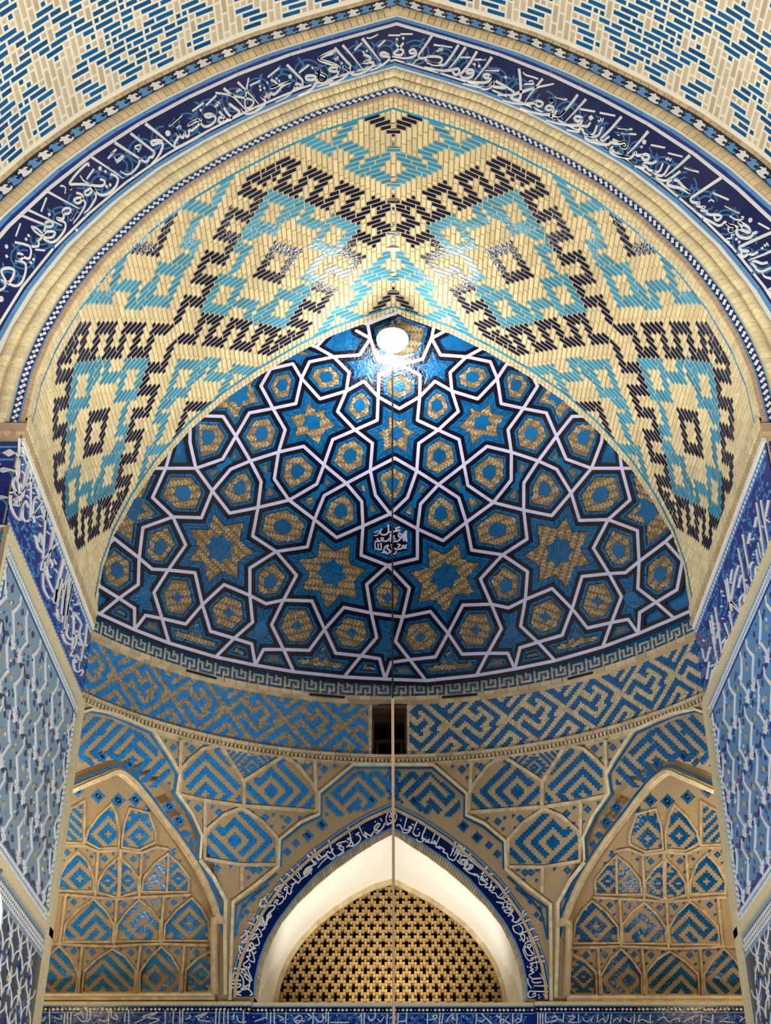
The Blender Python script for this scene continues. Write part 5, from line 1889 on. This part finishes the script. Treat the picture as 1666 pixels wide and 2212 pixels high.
T_WIN = """
O 495 1950 5.95
20 395,0 400,50 470,60 570,40 580,80 530,130 540,180 500,200 490,170 520,165
20 520,190 490,240 480,300
20 430,190 380,180 360,205 390,235 430,210 460,290 450,340 420,360
20 440,240 390,245 370,265 400,280 440,255
24-18 240,255 330,290 390,300
18 390,300 330,350 340,370 370,340 400,370 420,430 390,450
22-8 195,360 290,390 390,415
20 340,400 290,460 300,480 340,450 360,430 390,520 370,555 340,550
18 225,375 230,440 220,500 190,520 165,510 230,470 250,540 240,600 190,605 130,560 150,660
20 150,460 230,385
22 150,660 230,625 300,600 330,570
22 330,570 290,520 270,550 300,580 340,590 300,610 260,640
18 350,630 330,660 300,640 320,700 325,770 270,750
18 260,650 270,690 230,700 260,730 220,770 190,790 200,830 270,830 260,780
22-10 60,850 190,858 240,858
18 265,840 250,880 300,1000
18 155,910 180,870 230,910 210,930 170,900
20 60,960 60,920 120,910 170,960 190,1040 180,1100 150,1120
22 45,1005 155,1005
22 40,1050 150,1055 130,1090 40,1100
20 60,1160 150,1150 100,1180 160,1200
20 300,1000 260,1010 200,950 240,940 270,990 260,1060 200,1090 250,1110 270,1060
20 160,1130 250,1120 300,1180 270,1200
o11 320,152 455,115 475,85 250,438 160,695 190,680 185,715 60,975 110,972
v10 310,180 320,250
v10 280,290 285,350
v10 120,670 150,780
O 540 1850 5.95
22-12 740,0 830,110
18 850,75 820,110 780,150 720,190 690,240 790,190 730,250 660,300 620,350 600,330
22-10 610,205 660,300
22-10 525,165 640,300
22-14 455,225 590,330 520,370
18 590,330 540,400 520,490 480,470
22-10 385,290 510,410
18 485,420 460,400 440,440 480,440 450,560
18 425,360 320,420 330,440 390,420 350,480 300,520
18 400,500 360,500 380,530 420,520 430,570 380,620 340,610 360,570 330,570 310,610
18 300,520 260,610 210,590 190,520
20 260,620 180,640 140,655 140,570 190,545
20 140,655 310,635 300,690 240,740 260,790 230,770 200,890
18 150,790 100,770 95,800 140,810 160,780 170,870 110,850 120,880 180,900
o10 235,490 270,490 250,520 205,675 185,710 170,745 395,460 420,480 60,745 785,230
v12 600,100 640,150 660,180
v12 660,110 640,160 600,170
v10 480,280 460,330
O 640 1740 4.33
16-10 300,330 340,450 370,480
16 370,480 330,510 300,490 280,460
14 345,410 320,450 290,440 270,480 240,490 200,460
16-10 165,410 210,510 270,470 290,490 240,540 200,590
16-8 135,440 210,530
16-8 100,465 170,540 190,550
14 190,550 150,570 120,580 90,600 70,640 145,600 100,660 70,660
14 470,340 380,370 440,400 430,430 400,400 420,370
16 380,480 440,440 400,410
14 510,310 480,320 500,330 510,350 470,400
16-8 485,215 520,350
16 520,350 530,380 490,390
14 590,260 560,280 590,290 600,330 550,380 520,390
16-8 575,175 620,280
14 620,280 660,310 640,260 690,290 720,260 700,300
14 720,260 780,190 760,180 730,230 790,240 830,170
14 830,170 810,220 760,265 740,260
o7 570,215 740,160 480,350 290,370 310,380 290,400 790,135 800,150
v12 840,180 860,190 900,150 890,90 870,60 850,100 840,140 860,175 920,160 940,100 900,60
v8 880,90 870,120 890,110 900,150 870,140
v8 800,70 830,60 850,80
v8 930,70 945,60
O 840 1740 4.33
14 70,200 100,190 120,220 130,250
16-10 175,105 140,230
14 140,230 190,240 215,215 190,210 200,240 170,265 130,260
16-8 270,150 225,260
14 225,260 250,290 280,290 290,260
16-8 355,195 310,310 330,330
14 330,330 310,350 270,340 260,320
14 340,330 320,310 370,340 380,320
16-8 445,240 400,350
14 400,350 440,370 430,340 410,360 370,350 340,345
16-8 490,270 440,390
14 440,390 480,410 470,390 520,420 510,440 550,460
16-10 630,350 580,480
14 550,460 560,500 610,520 640,480
16-10 660,370 610,480
14 640,480 680,400 660,390 650,430 690,410 700,450 740,490
16-8 715,400 650,540
14 640,520 690,560 740,520 700,520 680,550
14 740,540 710,570 740,600 790,570 760,560 770,590
14 700,590 760,640 820,650 850,680
16-8 920,580 870,650
v10 740,500 870,605
v12 730,490 770,460
v12 760,500 745,460
o7 275,230 220,185 235,190 115,150 640,455 650,470
O 980 1810 5.95
18-10 445,375 350,520
16 350,520 390,560 380,510 350,540 400,570 440,600 350,610 330,570
16 430,610 410,640 470,640 490,560
16 440,560 420,540 400,570
16 500,610 460,680 510,680 530,640 500,650
16 480,710 540,720 570,770 600,780 640,790
18-8 700,640 580,770
18-8 725,680 600,790
14 580,830 640,840 700,820 690,770 640,790 700,840
16 550,830 640,860 630,910 690,890
14 740,880 700,850 690,900 730,920 650,940
10 430,475 520,480 460,480 630,680
12 20,60 0,190
16 75,90 50,180 100,170 110,120 80,130 90,220 170,250
18-10 150,140 60,320
14 60,320 130,350 150,290 100,290 90,330
14 150,290 190,340 130,400 190,420 250,390 230,350 200,380 240,400
16-10 180,440 270,490 310,500 330,560
10 210,280 370,420
v10 180,220 220,260
v10 230,220 190,260
o9 400,490 420,500 440,530 545,625 560,645 710,755 40,210 65,225
O 1060 1950 6.02
18 270,30 220,20 230,70 280,60
18 170,100 210,140 280,130 290,90 250,100 280,130 230,180 270,160 300,210 280,240 340,270
20-12 435,100 390,200 330,260
20-12 470,140 350,270
20-14 515,220 400,270 340,300
18 340,300 290,320 320,390 390,410 420,350 380,290
20-16 565,335 440,390 380,420
18 380,420 430,510 440,430 380,420
18 500,440 520,470 620,440
20-14 625,480 500,510 450,530
16 450,530 450,580 510,590 520,550 480,560 500,610 540,650
16 420,600 440,680 500,760 560,740
16 430,570 470,680 540,690 550,660 520,660
10-8 500,450 560,620 610,870
20 690,700 560,720 520,740
20-14 700,765 540,790 510,800
16 510,800 540,820 510,850 550,870 510,890
16 510,890 560,910 500,950 540,1000
20 655,990 530,1000
20-14 660,1040 570,1050 530,1020
16 480,990 490,1060 530,1120
20-14 745,1090 560,1090
20-12 745,1165 530,1160
16 530,1150 490,1180 500,1240 580,1220 570,1180 540,1210
o11 385,490 475,465 485,490 595,580 605,615 480,840 590,850 590,880 625,1210 630,1245
v9 640,920 690,1030
v9 650,800 690,870
v9 600,520 650,590
v9 680,1190 720,1260
v9 430,280 480,340
"""
T_NAME = """
O 770 1110 6.347
22 600,190 550,200 545,225 590,235 520,245 500,260 450,250
24-18 435,150 440,250 400,290 350,290 325,260 350,210
14 240,300 280,300 310,260 300,230
14 240,255 270,260 285,235
30 680,240 680,330 690,385
26 650,265 650,380
24 620,330 580,310 590,270 630,310 600,350 560,380 500,380
20 520,300 510,340 540,350
26-16 470,280 465,390
20 450,340 430,370 390,380 340,370 310,380 280,340
20 310,380 250,385
18 330,340 370,340 350,370
22 690,430 640,470 680,470 640,440 620,480 560,490 520,480
18 560,420 600,430 570,470
22-14 480,420 490,490
20 460,500 420,480 440,440 400,450 380,500
20 335,400 340,490 290,490
20-12 300,410 300,480
18 255,400 260,480 300,480
18 350,540 400,520 420,550 480,520 440,510
18 550,510 530,550 480,560
18 380,490 370,530 420,540
"""
arch_g = plane_y(YF-.012)
L, D = letters(T_ARCH, arch_g, .014, 0, WHITE)
L.build('white_script', ins); D.build('vowel_marks', ins)
mid = [(0, 625), (60, 545), (130, 475), (200, 408), (280, 345), (360, 292), (450, 243), (550, 198), (660, 158), (760, 128), (860, 108)]
sc_ = MB(SCROLL)
scrolls(sc_, arch_g, mid, 30, SCROLL, .006, 0, 3.0, 3)
midr = [(870, 108), (960, 130), (1060, 170), (1160, 212), (1260, 262), (1360, 318), (1450, 375), (1540, 450), (1610, 520), (1666, 590)]
scrolls(sc_, arch_g, midr, 30, SCROLL, .006, 0, 3.0, 5)
sc_.build('blue_scrolls', ins)
L, D = letters(T_WIN, g_wall, .042, .028, WHITE, .9)
L.build('white_script', wi); D.build('vowel_marks', wi)
sc_ = MB(AZURE)
rnd = random.Random(4)
mw_ = resamp([((a[0]+b[0])/2, (a[1]+b[1])/2) for a, b in zip(resamp(BO, 60), resamp(BI, 60))], 46)
for i, p in enumerate(mw_):
    q = (p[0]+rnd.uniform(-10, 10), p[1]+rnd.uniform(-8, 4)); a = rnd.uniform(0, 3.1)
    strip(sc_, g_wall, [q, (q[0]+7*math.cos(a), q[1]-7*math.sin(a))], 1.6, AZURE, .038, .028)
    if i % 2: flat(sc_, g_wall, [(q[0]+3+1.8*math.cos(t), q[1]+5+1.8*math.sin(t)) for t in np.linspace(0, 5.5, 7)], AZURE, .038, .028)
sc_.build('blue_marks', wi)
# maker's panel in the middle of the dome
np_ = inset(NAMEPOLY, 23)
b_ = MB(BLACKT); fill(b_, g_dome, np_, BLACKT, .016, 3, 0); b_.build('black_name_panel', dome)
L, D = letters(T_NAME, g_dome, .024, .014, LAV); L.build('name_script', dome)
# scripts on the piers
T_PL = """
O 20 920 6.02
16 125,160 118,400 115,700 125,1000
22-14 155,270 215,460
22 215,460 170,385 120,400 90,520 95,650 150,800
18 240,450 190,650 130,1010
18 260,490 200,750 160,930
16 275,540 268,900 262,1230
24-16 320,660 200,790 90,930
18 90,930 80,1020 110,1040 130,980
22 0,870 60,860 100,900 80,880 40,760 60,670 110,740
20 5,900 10,1040 60,1160 120,1225 135,1180
22 165,1060 160,1180 200,1240 240,1220
20 240,1060 200,975 160,1040 130,1180
24-14 345,790 400,980
22 395,960 340,920 305,980 295,1120 320,1260
20-12 430,965 230,1250
20 340,1190 400,1170 450,1210 400,1040
16 465,1100 455,1230
v14 70,350 105,385
v14 140,580 190,625
v14 200,895 250,940
v14 240,660 270,700
o14 62,580 160,500 240,830 335,990
v12 290,800 330,810 325,770
v12 285,860 320,885
v12 60,940 40,960 70,980 40,1020 75,1040
O 70 1090 5.27
16 145,70 125,350 110,620
20 0,350 30,380 50,480 100,545
18 60,430 70,330 100,380 95,460
16 225,250 190,480 150,700
16 240,270 200,500 160,700
20-14 280,425 130,600 95,650
16 95,650 85,740 120,720 130,650
20 190,620 215,680 200,720
18 150,700 170,800 200,830
16 125,740 230,1000
16 110,780 120,950 180,1070
18 350,620 300,850 240,1100
18 335,610 270,900 230,1080
16 390,760 340,1000 320,1250
16 410,790 360,1050 335,1264
16 445,900 400,1120 380,1264
16 265,960 250,1100 210,1060
v12 150,300 190,340
v12 230,370 265,410
v12 230,620 265,680
v12 245,730 280,780
v12 315,920 345,960
v12 60,220 90,250
v12 330,890 355,930
v12 260,1160 290,1200
o10 195,265 180,190 300,1050 370,1070 480,1020 450,1090
v10 460,1140 500,1120 510,1080
O 110 1250 5.05
16 90,0 40,270
16 110,0 60,300 80,450 40,370
16 165,0 110,480
16 195,0 140,520 110,580 160,540
16 225,60 180,300 150,520
16 45,120 30,270
18 180,490 160,600 200,660 240,610
22-12 245,370 325,490
16 240,360 235,620 220,780
18 325,490 300,600 340,730 390,720
16 385,490 360,730
20 115,600 150,690 210,720
16 270,560 260,700 205,830 240,840
18 240,860 290,880 270,830 260,920
16 235,880 250,990 300,1010 320,900
16 345,740 310,960 340,1010 310,1060
v12 110,50 130,100
v12 195,310 220,345
v12 210,400 230,430
v12 280,690 310,730
v12 350,840 380,870
o10 250,480 265,600 340,600 330,770 120,110 290,380
v10 260,290 290,280 285,240
"""
T_PR = """
O 1500 1080 5.27
16 720,30 770,350 800,620 770,650
16 770,0 830,330 870,560
18-10 855,0 820,210
28-18 820,215 874,250
16 565,390 610,650 650,850 680,950
18 680,950 710,880 712,760
18 685,700 645,760 660,870
16 512,545 560,780 590,1000 620,1160
16 515,740 470,900 430,1140
26-14 430,1150 540,1260
16 385,890 420,1130 440,1264
16 365,910 400,1120 415,1264
18 590,1060 530,1130 545,1250
16 590,1070 560,1240
16 720,560 750,720 780,740 800,640
16 740,750 770,850 830,740 850,560
16 545,850 510,1000
16 650,370 620,500
16 720,190 700,310
12 440,790 420,950
o12 660,450 690,440 690,620 600,910 435,940 795,300 720,760 325,1040 345,1090
v10 640,1100 610,960 660,1030
v10 740,480 770,640
v10 765,420 790,560
O 1500 1300 5.27
16 250,60 300,400 330,610
18 330,610 390,400
28-18 390,400 325,470
16 190,210 240,500 280,700
16 210,150 250,480
14 100,530 125,640 150,670 190,510
20-12 360,240 430,450
16 400,0 440,250 480,320 500,200
26-16 430,0 545,120 580,0
16 330,620 310,760 275,825 255,690
16 245,740 185,1020
16 220,770 170,1000
16 410,430 385,590
14 150,880 180,680
o12 325,50 240,250 245,300 335,190 410,160 215,380 120,440 205,730 230,720 260,640
v10 290,230 310,330
v10 265,420 280,330
v10 440,300 460,400
"""
for side, data in (('left', T_PL), ('right', T_PR)):
    wl, g, fn = REV[side]
    fz = [o for o in bpy.data.objects if o.get('category') == 'frieze' and 'on the %s pier under' % side in o.get('label', '')][0]
    L, D = letters(data, g, .018, 0, WHITE); L.build('white_script', fz); D.build('vowel_marks', fz)
    m_ = MB(SKY); rnd = random.Random(11)
    for t in range(240):
        y = rnd.uniform(YF+.1, YR-.08); z = rnd.uniform(8.06, 8.84)
        if rnd.random() < .5:
            flatpoly(m_, [(y-.03, z), (y, z-.02), (y+.035, z), (y, z+.03)], fn, SKY, .010)
        else:
            a = rnd.uniform(0, 6)
            line2(m_, [(y+.07*math.cos(a+q), z+.05*math.sin(a+q)) for q in np.linspace(0, 3.5, 7)], .014, fn, SKY, .009)
    m_.build('blue_scrolls', fz)
# script along the foot of the back wall
T_F = ["""
O 60 2150 1.904
4.5 90,60 90,118
4.5 152,75 150,118
4.5 165,70 163,118
4.5 180,70 176,118
4.5 258,65 256,100 225,108 205,90
4.5 246,62 242,100
4.5 335,64 332,118
4.5 345,62 345,90 370,100 360,75
4.5 416,60 416,118
4.5 402,75 398,110
4 440,115 530,75
5 535,70 475,90 540,100 500,118
4.5 566,62 566,118
4.5 600,62 598,118
4.5 626,62 626,118
4.5 638,60 636,118
4.5 690,90 740,72 700,100 750,108
4.5 775,62 773,118
4.5 790,62 787,118
4.5 808,62 806,118
4.5 824,62 824,118
4.5 860,85 870,110 900,110
4.5 888,62 888,118
4 50,80 45,100 60,105 75,90
4 110,90 135,100 140,80
4 190,85 220,75 230,95
4 290,100 315,108 330,100
4 650,100 670,90 665,80
4 840,90 850,80 845,100
o3 125,95 280,85 300,75 430,75 585,80 655,75 740,90 850,72 905,75
""", """
O 540 2150 2.975
7 110,108 108,160
7 135,108 133,184
7 158,108 157,184
6 30,170 110,140
7 232,108 230,184
6 280,160 320,130 335,150 310,180 290,165 350,165
7 408,110 405,184
7 420,140 440,170 470,160 465,125 480,150
7 490,108 488,170
7 505,108 503,184
6 520,175 635,175
6 700,150 720,110
7 718,110 716,184
7 736,112 733,184
7 760,130 770,160 800,150 805,112
7 884,120 880,184
6 820,150 840,170 860,140
6 180,130 215,150 190,165
6 370,120 395,140 375,160
6 900,150 930,130 940,160
o4 270,130 245,155 410,135 560,130 680,120 640,150 850,130 25,140
O 840 2150 2.975
7 60,115 58,184
6 20,180 40,150 60,165 90,170 110,160
7 115,112 113,184
7 250,118 248,184
7 330,115 325,184
7 350,120 340,184
6 260,160 300,150 310,130 285,135 300,165
6 370,170 400,130 420,160 390,165 430,160
7 440,118 437,184
7 410,115 406,170
7 565,120 560,184
8 595,118 660,184
6 570,160 600,170 625,140
7 720,115 718,184
7 690,130 780,184
6 770,130 730,184
7 798,118 796,184
6 810,170 830,150 850,165 820,180
7 855,118 850,160
o4 480,135 500,150 655,140 690,160 740,135 880,140 150,150
""", """
O 1140 2150 1.904
4.5 42,75 42,118
4.5 52,74 52,118
4.5 62,74 62,118
4.5 75,74 74,110 95,108
4 100,95 115,85 118,105 90,110 130,100 145,108
4.5 148,76 146,112
4 165,85 195,90 170,110 215,112
4.5 210,78 208,114
4 225,95 240,108 260,100 270,85 260,112
4.5 290,78 285,110
4 290,110 310,95 320,110 330,95 332,78
4.5 345,78 340,118
4 350,110 370,95 380,110 385,90
4.5 440,78 437,118
4 395,95 420,110 425,95
4.5 505,80 503,118
4 460,90 455,110 470,100 500,112 515,108
4 535,105 560,90 580,110 600,100 620,95 625,110
4 640,110 690,85
4.5 715,80 712,118
4.5 762,80 758,118
4 725,100 750,110
4 790,110 840,85 800,105 850,112
4 870,110 900,90 930,105 920,85
4.5 935,85 930,115
o3 110,75 185,80 240,78 310,80 460,85 560,78 600,80 680,100 830,100 880,90
"""]
for t, data, y in zip(FRZ, T_F, (WY-.064, WY-.024, WY-.064)):
    g = plane_y(y)
    L, D = letters(data, g, .012, 0, WHITE)
    # the tall letters go on below the picture's lower edge
    L.build('white_script', t); D.build('dots', t)
    x0 = {0: (60, 540), 1: (552, 1145), 2: (1150, 1640)}[FRZ.index(t)]
    m_ = MB(SKY)
    scrolls(m_, g, [(x0[0]+12, 2204), (x0[1]-12, 2204)], 12, SKY, .006, 0, 1.4, 9)
    m_.build('blue_scrolls', t)
bpy.context.view_layer.update()
